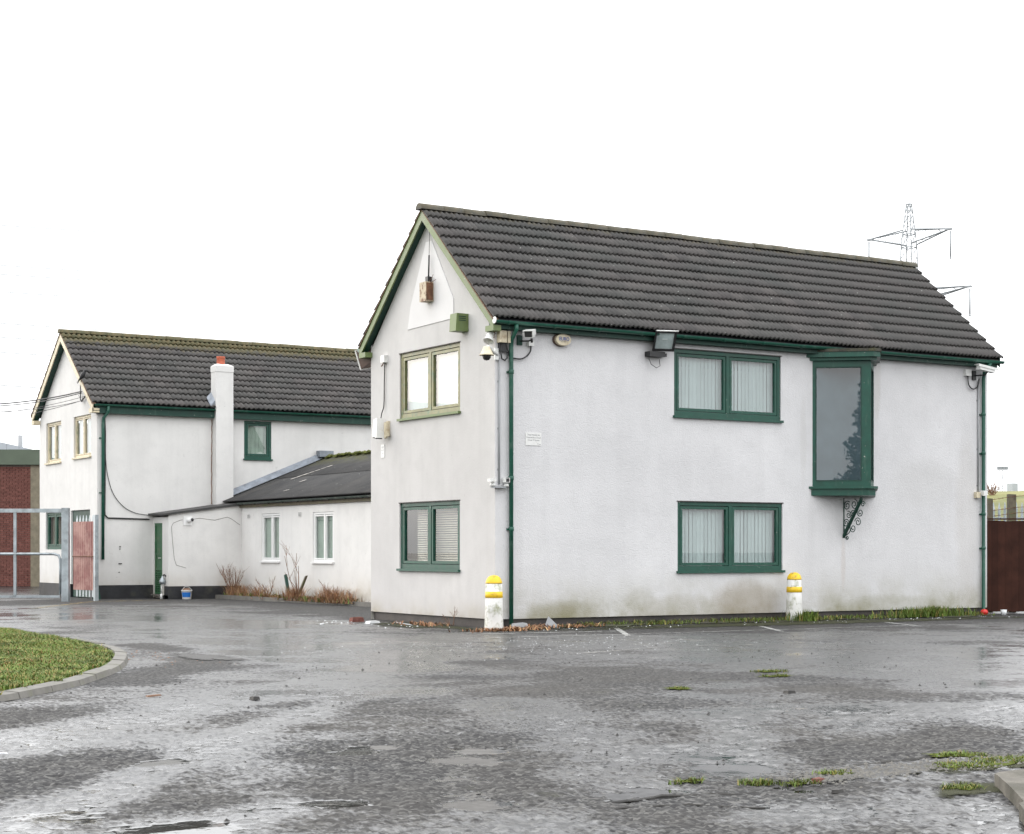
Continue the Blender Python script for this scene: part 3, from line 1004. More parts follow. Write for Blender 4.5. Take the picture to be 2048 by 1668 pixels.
# mossy earth along the long wall, and behind the corner bollard
def edge_strip(name, x0, x1, wfun, mat, z, seed):
    r_ = random.Random(seed)
    mb = MB()
    xs = np.arange(x0, x1, .12)
    out = [wfun(x) + r_.uniform(-.08, .08) for x in xs]
    for i in range(len(xs) - 1):
        mb.quad((xs[i], -out[i], z), (xs[i + 1], -out[i + 1], z), (xs[i + 1], .02, z + .03), (xs[i], .02, z + .03))
    return tag(mb.build(name, mat, recalc=False), kind='structure')
edge_strip('earth_strip', .3, 11.9, lambda x: .42 + .16 * math.sin(x * 1.3) + .12 * math.sin(x * 3.1 + 1), 'soil', .012, 4)
blob('earth_patch', (-.55, 1.6), .55, 2.2, 'dirtpatch', .006, 8, 0)
blob('earth_patch', (-.2, -.6), .9, .45, 'dirtpatch', .0065, 9, 0)
blob('earth_patch', (6.0, -1.1), 6.2, .7, 'dirtpatch', .0055, 10, 0, rough=.1)

# grass island with its kerb
KERB = [(-7.25, 9.0), (-7.38, 5.0), (-7.43, 3.5), (-7.46, .15), (-7.60, -2.3), (-7.98, -4.2), (-8.42, -5.5), (-9.02, -6.9), (-9.95, -8.5), (-10.75, -9.55), (-11.4, -10.2), (-13.0, -11.5), (-16, -13.2), (-20, -14.5)]
mb = MB()
mb.poly([(x - .05, y, .055) for x, y in KERB] + [(-30, -15, .055), (-30, 9, .055)])
mb.prism([(x, y, -.05) for x, y in KERB] + [(-30, -15, -.05), (-30, 9, -.05)], (0, 0, .100))
verge = tag(mb.build('grass_verge', 'turf', recalc=False), kind='structure')
KP = resample(KERB, .75)
for a, b in zip(KP, KP[1:]):
    d = (b - a).normalized()
    n = Vector((d.y, -d.x, 0))
    if n.x > 0 or True:
        n = Vector((-d.y, d.x, 0))          # outward
    a2, b2 = a + d * .006, b - d * .006
    h = .064 + R.uniform(-.010, .008)
    m = MB()
    o, i_ = n * .04, n * -.12
    m.hexa([tuple(a2 + i_), tuple(b2 + i_), tuple(b2 + o), tuple(a2 + o),
            tuple(a2 + i_ + Vector((0, 0, h + .012))), tuple(b2 + i_ + Vector((0, 0, h + .012))), tuple(b2 + o * .5 + Vector((0, 0, h))), tuple(a2 + o * .5 + Vector((0, 0, h)))])
    m.build('kerb_stone', 'kerb', verge)
blob('asphalt_step', (-7.2, -4.9), .30, 1.0, 'gravelpatch', .008, 71, 0, rough=.25)

def inside(poly, x, y):
    c = False
    for (x1, y1), (x2, y2) in zip(poly, poly[1:] + poly[:1]):
        if (y1 > y) != (y2 > y) and x < (x2 - x1) * (y - y1) / (y2 - y1) + x1:
            c = not c
    return c

def blades(name, pts, h, mats, weights, width=.008, lean=.5, z=0.0, kind='stuff', per=1):
    """small bent leaves, one triangle pair each"""
    v, f, mi = [], [], []
    for (x, y, zz) in pts:
        for _ in range(per):
            a = R.uniform(0, 6.283)
            hh = h * R.uniform(.45, 1.15)
            l = hh * lean * R.uniform(.2, 1.3)
            wx, wy = math.cos(a + 1.57) * width, math.sin(a + 1.57) * width
            dx, dy = math.cos(a) * l, math.sin(a) * l
            ox, oy = R.uniform(-.03, .03), R.uniform(-.03, .03)
            b = len(v)
            x0, y0 = x + ox, y + oy
            v += [(x0 - wx, y0 - wy, zz - .01), (x0 + wx, y0 + wy, zz - .01), (x0 + dx * .4 + wx * .7, y0 + dy * .4 + wy * .7, zz + hh * .6),
                  (x0 + dx * .4 - wx * .7, y0 + dy * .4 - wy * .7, zz + hh * .6), (x0 + dx, y0 + dy, zz + hh)]
            k = R.choices(range(len(mats)), weights)[0]
            f += [(b, b + 1, b + 2, b + 3), (b + 3, b + 2, b + 4)]
            mi += [k, k]
    me = bpy.data.meshes.new(name)
    me.from_pydata(v, [], f)
    for m in mats:
        me.materials.append(M[m])
    me.polygons.foreach_set('material_index', mi)
    me.update()
    o = bpy.data.objects.new(name, me)
    col.objects.link(o)
    if kind:
        o['kind'] = kind
    return o

IN = [(x - .2, y) for x, y in KERB] + [(-22, -15), (-22, 9)]
pts = []
while len(pts) < 26000:
    x, y = R.uniform(-17, -7.3), R.uniform(-12.5, 8)
    if inside(IN, x, y):
        # keep only what the frame can see, with a margin for a step aside
        rx, ry = x + 15.268, y + 25.243
        dep = rx * .5259 + ry * .8506
        lat = rx * .8506 - ry * .5259
        if lat / dep > -.36:
            pts.append((x, y, .056 + .03 * max(0, math.sin(x * 2.1 + y) * math.cos(y * 1.7))))
b_ = blades('grass', pts, .036, ['grass', 'grass2', 'straw'], [.76, .19, .05], .006, 1.5, per=4)
# grass tufts that spill over the kerb
sp = []
for a in KP:
    for _ in range(22):
        c = a + Vector((-.30 + R.uniform(-.08, .12), R.uniform(-.3, .3) + .1, 0))
        sp.append((c.x, c.y, .056))
blades('grass_fringe', sp, .05, ['grass', 'grass2'], [.8, .2], .007, 1.6, per=9)

# ------------------------------------------------------------------ main white house
EZ, RZ, RV, EV = 5.27, 7.53, 2.315, -.22
main = thing('white_house', (0, 0, 0), 'two storey white rendered house with long tiled roof and green windows, nearest the camera', 'house')
W1 = (3.81, 6.34, 3.78, 5.01)
W2 = (3.89, 6.38, .945, 2.225)
G1 = (4.63 - 3.45, 4.63 - 1.19, 3.78, 5.01)
G2 = (4.63 - 3.46, 4.63 - 1.20, .98, 2.215)
mb = MB(LONG)
wall_cells(mb, 0, 11.88, .155, 5.30, [W1, W2])
mb.quad((0, 0, .155), (11.88, 0, .155), (11.88, -.09, .155), (0, -.09, .155))
mb.build('wall', 'render', main)['label'] = 'long roughcast front wall'
mb = MB(GAB)
wall_cells(mb, 0, 4.63, .155, 5.20, [G1, G2])
mb.poly([(0, 0, 5.20), (4.63, 0, 5.20), (2.315, 0, 7.42)])
mb.quad((0, 0, .155), (4.63, 0, .155), (4.63, -.09, .155), (0, -.09, .155))
mb.build('wall', 'smooth', main)['label'] = 'smoother gable end wall'
mb = MB()
mb.quad((0, 4.63, 0), (11.88, 4.63, 0), (11.88, 4.63, 5.3), (0, 4.63, 5.3))
mb.quad((11.88, 0, .155), (11.88, 4.63, .155), (11.88, 4.63, 5.2), (11.88, 0, 5.2))
mb.poly([(11.88, 0, 5.2), (11.88, 4.63, 5.2), (11.88, 2.315, 7.42)])
mb.build('wall', 'render', main)['label'] = 'rear and far end walls'
mb = MB()
mb.box(.055, 11.83, .055, 4.60, -.1, .175)
mb.build('plinth', 'plinth_brown', main)
# repaired patch of lighter plaster in the gable
mb = MB(GAB)
q = [(4.63 - a, b) for a, b in [(3.12, 5.43), (1.41, 5.455), (1.41, 5.80), (2.20, 6.95), (2.42, 6.95), (3.0, 5.86)]]
mb.prism([(a, .002, b) for a, b in q], (0, .010, 0))
mb.build('plaster_patch', 'patch', main)

roof = MB()
roof.hexa([(-.12, EV + .04, EZ - .05), (12.05, EV + .04, EZ - .05), (12.05, RV, RZ - .05), (-.12, RV, RZ - .05),
           (-.12, EV + .04, EZ - .02), (12.05, EV + .04, EZ - .02), (12.05, RV, RZ - .02), (-.12, RV, RZ - .02)])
roof.hexa([(-.12, 2 * RV - EV - .04, EZ - .05), (12.05, 2 * RV - EV - .04, EZ - .05), (12.05, RV + .001, RZ - .05), (-.12, RV + .001, RZ - .05),
           (-.12, 2 * RV - EV - .04, EZ - .02), (12.05, 2 * RV - EV - .04, EZ - .02), (12.05, RV + .001, RZ - .02), (-.12, RV + .001, RZ - .02)])
mroof = roof.build('roof', 'plinth', main)
tiled_roof(mroof, -.17, 12.1, EV, EZ, RV, RZ, 11, 39, 3, .036, 'tile', 300)
tiled_roof(mroof, -.17, 12.1, 2 * RV - EV, EZ, RV, RZ, 11, 39, 3, .036, 'tile', 0)
ridge(mroof, -.22, 12.11, RV, RZ + .015, .12, 'tile')
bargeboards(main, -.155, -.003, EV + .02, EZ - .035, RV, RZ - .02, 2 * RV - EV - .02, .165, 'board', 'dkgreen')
for sgn in (0, 1):
    e = EV + .03 if sgn == 0 else 2 * RV - EV - .03
    m = MB()
    m.hexa([(12.03, e, EZ - .16), (12.065, e, EZ - .16), (12.065, RV, RZ - .16), (12.03, RV, RZ - .16), (12.03, e, EZ + .02), (12.065, e, EZ + .02), (12.065, RV, RZ + .02), (12.03, RV, RZ + .02)])
    m.build('bargeboard', 'dkgreen', main)
# boxed feet of the barge boards
for v0, v1 in ((EV + .015, .06), (4.57, 2 * RV - EV - .015)):
    m = MB()
    m.box(-.158, -.003, v0, v1, EZ - .215, EZ - .12)
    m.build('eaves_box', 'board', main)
mb = MB(LONG)
mb.box(-.12, 12.02, .002, .15, 5.10, 5.215)
mb.build('fascia', 'dkgreen', main)
gutter(main, LONG, -.15, 12.09, .235, 5.225, 'pvc_green')
mb = MB(LONG)
mb.tube([(-.16, .235, 5.225), (-.148, .235, 5.225)], .06, 10)
mb.build('gutter_stop', 'camwhite', main)
mb = MB()
mb.tube([(-.15, 2 * RV + .24, 5.225), (12.0, 2 * RV + .24, 5.225)], .055, 8)
mb.build('gutter', 'pvc_green', main)['label'] = 'rear gutter'
# downpipes
mb = MB(LONG)
x = .285
mb.tube([(x, .235, 5.18), (x, .235, 5.10), (x, .08, 4.93), (x, .065, 4.8), (x, .065, .03)], .038, 10)
for z in (4.35, 2.53, 1.66):
    mb.lathe((x, .065, z), [(.039, 0), (.047, .005), (.047, .07), (.039, .075)], 10)
    mb.box(x - .06, x + .06, .002, .03, z + .02, z + .05)
mb.build('downpipe', 'pvc_green', main)['label'] = 'green downpipe near the corner bollard'
mb = MB(LONG)
x = 11.71
mb.tube([(x + .02, .235, 5.18), (x, .09, 5.0), (x, .065, 4.85), (x, .065, .1), (x + .02, .12, .02)], .038, 10)
for z in (4.1, 3.3, 2.05, 1.35):
    mb.lathe((x, .065, z), [(.039, 0), (.046, .005), (.046, .06), (.039, .065)], 10)
    mb.box(x - .06, x + .06, .002, .03, z + .01, z + .04)
mb.build('downpipe', 'pvc_green', main)['label'] = 'green downpipe at the far end of the long wall'

window(main, LONG, *W1, blind='vertical', label='upper green window on the long wall')
window(main, LONG, *W2, blind='vertical', label='lower green window on the long wall')
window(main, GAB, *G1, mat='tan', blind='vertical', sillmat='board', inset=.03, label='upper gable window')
window(main, GAB, *G2, blind='venetian', blind_x=(1.55, 3.4), inset=.03, label='lower gable window with venetian blind')

for f_, h_ in ((LONG, W1), (LONG, W2), (GAB, G1), (GAB, G2)):
    head_gap(main, f_, h_)

# angled oriel
A, B, C = Vector((7.13, 0, 0)), Vector((8.0, -.68, 0)), Vector((8.72, 0, 0))
e1 = (B - A).normalized()
n1 = Vector((e1.y, -e1.x, 0))
FA = Fr(A, e1, n1)
e2 = (C - B).normalized()
n2 = Vector((e2.y, -e2.x, 0))
FB = Fr(B, e2, n2)
LA, LB = (B - A).length, (C - B).length
mb = MB(FA)
mb.box(0, .055, -.05, 0, 2.56, 4.97)
mb.box(LA - .17, LA, -.05, 0, 2.56, 4.97)
mb.box(.055, LA - .17, -.05, 0, 2.56, 2.66)
mb.box(.055, LA - .17, -.05, 0, 4.86, 4.97)
mb.fr = FB
mb.box(.001, .06, -.05, -.001, 2.56, 4.97)
mb.box(LB - .08, LB, -.05, 0, 2.56, 4.97)
mb.box(.06, LB - .08, -.05, 0, 2.56, 2.66)
mb.box(.06, LB - .08, -.05, 0, 4.86, 4.97)
bay = mb.build('bay_window', 'green', main)
bay['label'] = 'angled oriel window'
for F_, L_, a, b in ((FA, LA, .055, LA - .17), (FB, LB, .06, LB - .08)):
    m = MB(F_)
    m.box(a, b, -.034, -.026, 2.66, 4.86)
    m.build('pane', 'dkglass', bay)
    m = MB(F_)
    frame_boxes(m, a + .001, b - .001, 2.661, 4.859, .022, -.022, .006)
    m.build('bead', 'dkgreen', bay)
def tri(off, z0, z1):
    a = A + Vector((-off * 1.2, -.002, 0)); c = C + Vector((off * 1.2, -.002, 0))
    b = B + Vector((.02, -off * 1.35, 0))
    m = MB()
    b1 = b + Vector((-.10, .02, 0)); b2 = b + Vector((.08, .02, 0))
    m.prism([(*p.xy, z0) for p in (a, b1, b2, c)], (0, 0, z1 - z0))
    return m
tri(.08, 2.515, 2.56).build('sill', 'green', bay)
tri(.03, 2.385, 2.512).build('apron', 'green', bay)
tri(.06, 4.973, 5.03).build('cornice', 'green', bay)
tri(.13, 5.033, 5.13).build('cornice', 'green', bay)
tri(.15, 5.133, 5.19).build('bay_roof', 'mossfelt', bay)
m = MB()
m.poly([(7.16, -.02, 2.57), (8.69, -.02, 2.57), (8.69, -.02, 4.96), (7.16, -.02, 4.96)])
m.build('bay_back', 'bayback', bay)
# scrolled iron bracket
br = MB(Fr((7.93, 0, 0), (1, 0, 0), (0, -1, 0)))
br.hexa([(-.03, .0, 1.57), (.03, .0, 1.57), (.03, .0, 1.635), (-.03, .0, 1.635), (-.03, .50, 2.30), (.03, .50, 2.30), (.03, .50, 2.36), (-.03, .50, 2.36)])
br.box(-.012, .012, .002, .012, 1.66, 2.35)
def spiral(mb, cx, cz, r, t0, turns, sgn=1):
    p = []
    n = int(18 * turns)
    for i in range(n + 1):
        k = i / n
        a = t0 + sgn * k * turns * 2 * math.pi
        p.append((0, cx + r * (1 - .78 * k) * math.cos(a), cz + r * (1 - .78 * k) * math.sin(a)))
    mb.tube(p, .009, 5)
for a in [(.10, 2.20, .095, .8, 1.6, 1), (.14, 2.02, .075, 2.0, 1.5, -1), (.07, 1.86, .085, 0, 1.6, 1), (.30, 2.22, .10, 1.5, 1.6, -1), (.26, 2.04, .07, .5, 1.5, 1),
          (.46, 2.06, .085, 2.2, 1.6, 1), (.40, 1.88, .09, 3.0, 1.5, -1), (.26, 1.76, .085, 2.6, 1.5, 1), (.02, 1.72, .06, .6, 1.4, -1), (.10, 1.58, .045, 3.0, 1.4, 1), (.54, 2.22, .06, 0, 1.4, 1)]:
    spiral(br, *a)
br.tube([(0, .03, 1.60), (0, .16, 1.68), (0, .24, 1.80)], .009, 5)
br.build('iron_bracket', 'dkgreen', bay)

# ------------------------------------------------------------------ things fixed to the main house
def cable(name, fr, pts, r, mat, label, cat='cable', group=None):
    P = [Vector(p) for p in pts]
    out = []
    for i in range(len(P) - 1):
        p0, p1, p2, p3 = P[max(i - 1, 0)], P[i], P[i + 1], P[min(i + 2, len(P) - 1)]
        for k in range(6):
            t = k / 6
            out.append(.5 * ((2 * p1) + (-p0 + p2) * t + (2 * p0 - 5 * p1 + 4 * p2 - p3) * t * t + (-p0 + 3 * p1 - 3 * p2 + p3) * t ** 3))
    out.append(P[-1])
    mb = MB(fr)
    mb.tube(out, r, 6)
    return tag(mb.build(name, mat, loc=fr(P[0])), label, cat, group)

# green bell box on the gable
t = thing('alarm_box', GAB((3.6, 0, 5.15)), 'green weathered alarm box high on the gable under the eaves', 'alarm box')
mb = MB(GAB)
x0 = 4.63 - 1.12
mb.hexa([(x0, .002, 5.16), (x0 + .23, .002, 5.16), (x0 + .23, .26, 5.16), (x0, .26, 5.16), (x0, .002, 5.47), (x0 + .23, .002, 5.47), (x0 + .23, .24, 5.47), (x0, .24, 5.47)])
mb.build('housing', 'board', t)
mb = MB(GAB)
for k in range(3):
    mb.box(x0 + .231, x0 + .236, .06, .20, 5.34 + k * .035, 5.352 + k * .035)
mb.build('vent_slots', 'dkgreen', t)

# rusty antenna box
t = thing('antenna_box', GAB((2.4, 0, 5.9)), 'rusty cream box with black whip antenna on the gable patch', 'antenna')
mb = MB(GAB)
mb.box(2.26, 2.50, .013, .17, 5.84, 6.19)
mb.build('housing', 'rustbox', t)
mb = MB(GAB)
mb.box(2.501, 2.512, .03, .16, 5.86, 6.17)
mb.build('side_plate', 'rust', t)
mb = MB(GAB)
mb.box(2.37, 2.46, .03, .11, 6.192, 6.29)
mb.tube([(2.42, .07, 6.29), (2.42, .06, 6.68)], .016, 6)
mb.tube([(2.42, .06, 6.68), (2.38, .03, 7.0), (2.36, .02, 7.18)], .005, 5)
mb.build('antenna_rod', 'black', t)
mb = MB(GAB)
mb.tube([(2.5, .1, 6.2), (2.6, .1, 6.25), (2.68, .12, 6.29)], .006, 4)
mb.tube([(2.5, .1, 6.16), (2.62, .1, 6.17), (2.72, .09, 6.2)], .006, 4)
mb.build('loose_wire', 'rust', t)

# little box, cable and lamp at the left of the gable
t = thing('junction_box', GAB((.6, 0, 4.9)), 'small white junction box near the left edge of the gable', 'junction box')
mb = MB(GAB)
mb.box(.56, .70, .002, .085, 4.90, 5.04)
mb.build('box', 'camwhite', t)
mb = MB(GAB)
mb.tube([(.60, .04, 4.90), (.58, .05, 4.86), (.53, .05, 4.84)], .012, 5)
mb.build('cable_gland', 'rust', t)
cable('lamp_cable', GAB, [(.63, .03, 4.90), (.61, .03, 4.5), (.595, .03, 4.1), (.57, .06, 3.95), (.60, .10, 3.83)], .011, 'cable', 'thin black cable dropping from small junction box to gable lamp')
t = thing('wall_lamp', GAB((.75, 0, 3.45)), 'white weathered wall lamp with flared visor on the gable', 'lamp')
mb = MB(GAB)
mb.hexa([(.55, .10, 3.50), (.72, .10, 3.46), (.72, .26, 3.46), (.55, .26, 3.50), (.50, .06, 3.82), (.64, .06, 3.84), (.64, .2, 3.84), (.50, .2, 3.82)])
mb.build('housing', 'camwhite', t)
mb = MB(GAB)
mb.hexa([(.58, .12, 3.462), (.70, .12, 3.44), (.70, .25, 3.44), (.58, .25, 3.462), (.57, .12, 3.495), (.70, .12, 3.458), (.70, .25, 3.458), (.57, .25, 3.495)])
mb.build('lens', 'black', t)
mb = MB(GAB)
mb.box(.725, .79, .002, .05, 3.5, 3.78)
mb.hexa([(.74, .05, 3.45), (.85, .05, 3.49), (.85, .10, 3.49), (.74, .10, 3.45), (.725, .05, 3.75), (.77, .05, 3.76), (.77, .1, 3.76), (.725, .1, 3.75)])
mb.build('bracket', 'cream', t)

def lettering(text, loc, size, mat, fr, parent, align='CENTER', ext=.0015, sx=1.0, bold=0.0):
    cu = bpy.data.curves.new('lettering', 'FONT')
    cu.body = text
    cu.size = size
    cu.extrude = ext
    cu.offset = bold
    cu.align_x = align
    cu.align_y = 'CENTER'
    cu.resolution_u = 3
    cu.materials.append(M[mat])
    tmp = bpy.data.objects.new('lettering', cu)
    me = bpy.data.meshes.new_from_object(tmp)
    bpy.data.objects.remove(tmp)
    if not me.materials:
        me.materials.append(M[mat])
    o = bpy.data.objects.new('lettering', me)
    col.objects.link(o)
    m = Matrix((fr.ex, fr.ez, fr.ey)).transposed()
    o.parent = parent
    o.location = Vector(loc) - WL[parent]
    o.rotation_euler = m.to_euler()
    o.scale = (sx, 1, 1)
    WL[o] = Vector(loc)
    return o

t = thing('warning_sign', GAB((.48, 0, 3.1)), 'small faded white notice under the gable lamp', 'sign')
mb = MB(GAB)
mb.box(.435, .575, .002, .010, 3.10, 3.35)
mb.build('plate', 'camwhite', t)
mb = MB(GAB)
for z, w in ((3.30, .10), (3.28, .08), (3.24, .11), (3.18, .05)):
    mb.box(.505 - w / 2, .505 + w / 2, .0101, .0112, z, z + .010)
mb.build('faded_print', 'grey', t)

t = thing('warning_sign', LONG((.77, 0, 3.15)), 'white warning notice with three lines of text beside the corner downpipe', 'sign')
mb = MB(LONG)
mb.box(.612, .935, .002, .010, 3.145, 3.365)
mb.build('plate', 'camwhite', t)
for k, s_ in enumerate(('These Premises are', 'Protected by a Closed', 'Circuit TV System')):
    lettering(s_, LONG((.773, .0105, 3.328 - .046 * k)), .040, 'grey_ink', LONG, t, sx=.80, ext=.0006)
lettering('C', LONG((.865, .0105, 3.172)), .040, 'grey_ink', LONG, t, ext=.0006)
mb = MB(LONG)
mb.box(.885, .922, .0101, .0112, 3.163, 3.170)
mb.build('logo_bar', 'grey_ink', t)

# oval alarm sign
t = thing('alarm_sounder', LONG((1.37, 0, 4.98)), 'oval cream alarm sounder with blue EURO lettering under the gutter', 'alarm')
mb = MB(LONG)
def oval(mb, cx, cz, ra, rb, y0, y1, n=28, taper=.9):
    A_ = [(cx + ra * math.cos(6.2832 * i / n), y0, cz + rb * math.sin(6.2832 * i / n)) for i in range(n)]
    B_ = [(cx + ra * taper * math.cos(6.2832 * i / n), y1, cz + rb * taper * math.sin(6.2832 * i / n)) for i in range(n)]
    mb.smooth = True
    mb.add(A_ + B_, [(i, (i + 1) % n, n + (i + 1) % n, n + i) for i in range(n)])
    mb.smooth = False
    mb.poly(B_)
    mb.poly(A_[::-1])
oval(mb, 1.33, 5.0, .17, .112, .002, .05, taper=1.0)
mb.build('rim', 'brown_wood', t)
mb = MB(LONG)
oval(mb, 1.34, 5.0, .165, .108, .051, .10, taper=.93)
mb.build('cover', 'cream', t)
lettering('EURO', LONG((1.35, .1005, 5.012)), .085, 'blue_ink', LONG, t, sx=.95, bold=.002)
lettering('SECURITY', LONG((1.35, .1005, 4.966)), .030, 'grey_ink', LONG, t, sx=1.1)

# cream control box by the corner
t = thing('control_box', LONG((.15, 0, 4.87)), 'cream control box with dark cable strip at the house corner', 'control box')
mb = MB(LONG)
mb.box(.035, .172, .002, .11, 4.875, 5.075)
mb.build('box', 'cream', t)
mb = MB(LONG)
mb.box(.196, .25, .002, .105, 4.875, 5.075)
mb.build('box', 'cream', t)
mb = MB(LONG)
mb.box(.05, .20, .01, .06, 4.72, 4.873)
mb.tube([(.08, .06, 4.87), (.08, .06, 4.70), (.10, .06, 4.60), (.16, .06, 4.575), (.205, .06, 4.62), (.205, .06, 4.72)], .013, 6)
mb.tube([(.184, .06, 5.07), (.184, .06, 4.87), (.2, .06, 4.8), (.24, .06, 4.70), (.26, .04, 4.66)], .013, 6)
mb.build('cable_loops', 'cable', t)

# horn loudspeaker
t = thing('horn_loudspeaker', (-.02, .12, 5.0), 'white horn loudspeaker pointing down above the dome camera', 'loudspeaker')
mb = MB()
ax = Vector((-.40, -.25, -.80)).normalized()
mb.lathe((-.07, .02, 5.04), [(.0, -.02), (.035, -.015), (.045, .0), (.062, .01), (.064, .09), (.078, .15), (.095, .18), (.09, .182), (.06, .12), (.03, .06)], 18, ax)
mb.build('horn', 'camwhite', t)
mb = MB()
mb.tube([(-.07, .02, 5.03), (-.02, -.02, 5.06), (.0, .02, 5.02), (.0, .06, 4.97)], .010, 5)
mb.tube([(-.05, .0, 4.99), (.0, .03, 4.96)], .009, 5)
mb.build('yoke', 'rust', t)

# dome camera on an arm
t = thing('dome_camera', LONG((.05, 0, 4.7)), 'cream dome camera on a white arm at the house corner', 'security camera')
c0 = Vector((-.285, -.20, 4.62))
mb = MB()
mb.lathe(c0, [(.125, 0), (.128, .012), (.105, .03), (.06, .13), (.052, .15), (.03, .155), (0, .156)], 20)
mb.build('hood', 'cream', t)
mb = MB()
mb.lathe(c0, [(.0, -.085), (.04, -.078), (.062, -.055), (.072, -.02), (.072, -.001)], 18)
mb.build('dome', 'black', t)
mb = MB()
mb.tube([tuple(c0 + Vector((0, 0, .14))), (-.20, -.13, 4.78), (-.06, -.035, 4.72), (.03, -.02, 4.66)], .028, 8)
mb.hexa([(-.02, -.035, 4.58), (.05, -.035, 4.58), (.05, -.003, 4.58), (-.02, -.003, 4.58), (-.02, -.035, 4.78), (.05, -.035, 4.78), (.05, -.003, 4.78), (-.02, -.003, 4.78)])
mb.build('arm', 'camwhite', t)

# conduit on the corner, with a pair of sensors at its foot
tag(MB.build((lambda m: (m.tube([(.07, .022, 4.62), (.07, .022, 2.46)], .016, 8), [m.box(.045, .095, .002, .012, z, z + .03) for z in (4.2, 3.4, 2.7)], m)[2])(MB(LONG)), 'conduit', 'grey', loc=LONG((.07, 0, 2.46))),
    'grey vertical conduit running down the house corner', 'conduit')
t = thing('motion_sensor', LONG((0.03, 0, 2.42)), 'pair of beige motion sensors wrapped round the house corner', 'motion sensor')
mb = MB(LONG)
mb.box(-.09, .17, .002, .09, 2.395, 2.425)
mb.build('base', 'grey', t)
mb = MB(LONG)
mb.lathe((-.075, .05, 2.425), [(.05, 0), (.055, .02), (.045, .05), (.02, .07), (0, .072)], 12)
mb.box(-.17, -.05, .03, .13, 2.50, 2.55)
mb.build('sensor_head', 'camwhite', t)
mb = MB(LONG)
mb.lathe((.19, .06, 2.42), [(.04, 0), (.045, .02), (.035, .05), (0, .06)], 12)
mb.box(.13, .22, .03, .13, 2.49, 2.57)
mb.build('sensor_head', 'camwhite', t)
mb = MB(LONG)
mb.box(.145, .205, .131, .136, 2.50, 2.56)
mb.build('sensor_lens', 'black', t)

# box camera right of the downpipe
t = thing('box_camera', LONG((.48, 0, 4.95)), 'white box camera on green plate right of the corner downpipe', 'security camera')
mb = MB(LONG)
mb.box(.43, .53, .002, .035, 4.86, 5.03)
mb.build('wall_plate', 'dkgreen', t)
K = Fr(LONG((.42, .40, 5.00)), Vector((.72, -.69, 0)), Vector((-.66, -.72, -.20)).normalized(), Vector((-.13, -.15, .98)).normalized())
mb = MB(K)
mb.box(-.075, .075, -.25, .0, -.055, .055)
mb.build('body', 'camwhite', t)
mb = MB(K)
mb.box(-.088, .088, -.26, .045, .058, .070)
mb.box(-.088, -.078, -.26, .045, -.02, .058)
mb.box(.078, .088, -.26, .045, -.02, .058)
mb.build('sun_shield', 'camwhite', t)
mb = MB(K)
mb.box(-.062, .062, .001, .006, -.045, .05)
mb.build('lens_window', 'black', t)
mb = MB(LONG)
mb.tube([(.50, .03, 4.93), (.56, .18, 4.92), (.58, .26, 4.93)], .014, 6)
mb.tube([(.58, .26, 4.89), (.56, .28, 4.95)], .022, 6)
mb.build('arm', 'black', t)
t = thing('junction_box', LONG((.7, 0, 4.85)), 'white junction box under the box camera by the downpipe', 'junction box')
mb = MB(LONG)
mb.box(.64, .75, .002, .07, 4.855, 4.945)
mb.build('box', 'camwhite', t)
cable('camera_cable', LONG, [(.70, .04, 4.855), (.68, .05, 4.76), (.60, .05, 4.67), (.48, .05, 4.62), (.33, .03, 4.63)], .013, 'cable', 'black cable curving from white junction box to corner downpipe')

# floodlight by the upper window
t = thing('floodlight', LONG((3.4, 0, 4.95)), 'black square floodlight with clear glass left of the upper window', 'floodlight')
K = Fr(LONG((3.40, .26, 5.10)), Vector((.93, -.30, 0)).normalized(), Vector((-.26, -.80, -.50)).normalized(), Vector((-.14, -.45, .86)).normalized())
mb = MB(K)
mb.hexa([(-.13, -.17, -.12), (.13, -.17, -.12), (.20, .0, -.19), (-.20, .0, -.19), (-.13, -.17, .12), (.13, -.17, .12), (.20, .0, .19), (-.20, .0, .19)])
mb.build('housing', 'black', t)
mb = MB(K)
mb.hexa([(-.165, .001, -.155), (.165, .001, -.155), (.165, .004, -.155), (-.165, .004, -.155), (-.165, .001, .155), (.165, .001, .155), (.165, .004, .155), (-.165, .004, .155)])
mb.build('reflector', 'reflector', t)
mb = MB(K)
mb.box(-.05, .05, .006, .016, .02, .035)
mb.build('bulb', 'white', t)
mb = MB(K)
mb.box(-.17, .17, .018, .022, -.16, .16)
mb.build('glass', 'glass', t)
mb = MB(K)
frame_boxes(mb, -.205, .205, -.195, .195, .035, .002, .030)
mb.build('glass_frame', 'black', t)
mb = MB(K)
mb.tube([(-.19, .035, .20), (.22, .035, .20)], .012, 6)
mb.build('hinge_bar', 'camwhite', t)
mb = MB(LONG)
mb.box(3.15, 3.49, .002, .16, 4.82, 4.91)
mb.box(3.49, 3.55, .03, .13, 4.83, 4.89)
mb.build('ballast_box', 'black', t)
mb = MB(LONG)
mb.tube([(3.17, .10, 4.78), (3.22, .10, 4.68), (3.34, .10, 4.62), (3.42, .10, 4.66), (3.40, .10, 4.78)], .006, 5)
mb.build('flex', 'cable', t)

# rear floodlight seen edge-on past the gable
t = thing('floodlight', (.1, 4.66, 4.9), 'brown floodlight seen edge-on past the rear edge of the gable', 'floodlight')
K = Fr((.05, 5.0, 5.06), (-.9, .1, -.2), (-.1, .97, -.25), (-.2, .2, .95))
mb = MB(K)
mb.hexa([(-.10, -.30, -.13), (.10, -.30, -.13), (.17, -.05, -.19), (-.17, -.05, -.19), (-.10, -.30, .13), (.10, -.30, .13), (.17, -.05, .19), (-.17, -.05, .19)])
mb.build('housing', 'brown_wood', t)
mb = MB(K)
mb.box(-.18, .18, -.045, -.02, -.20, .20)
mb.build('glass_frame', 'camwhite', t)

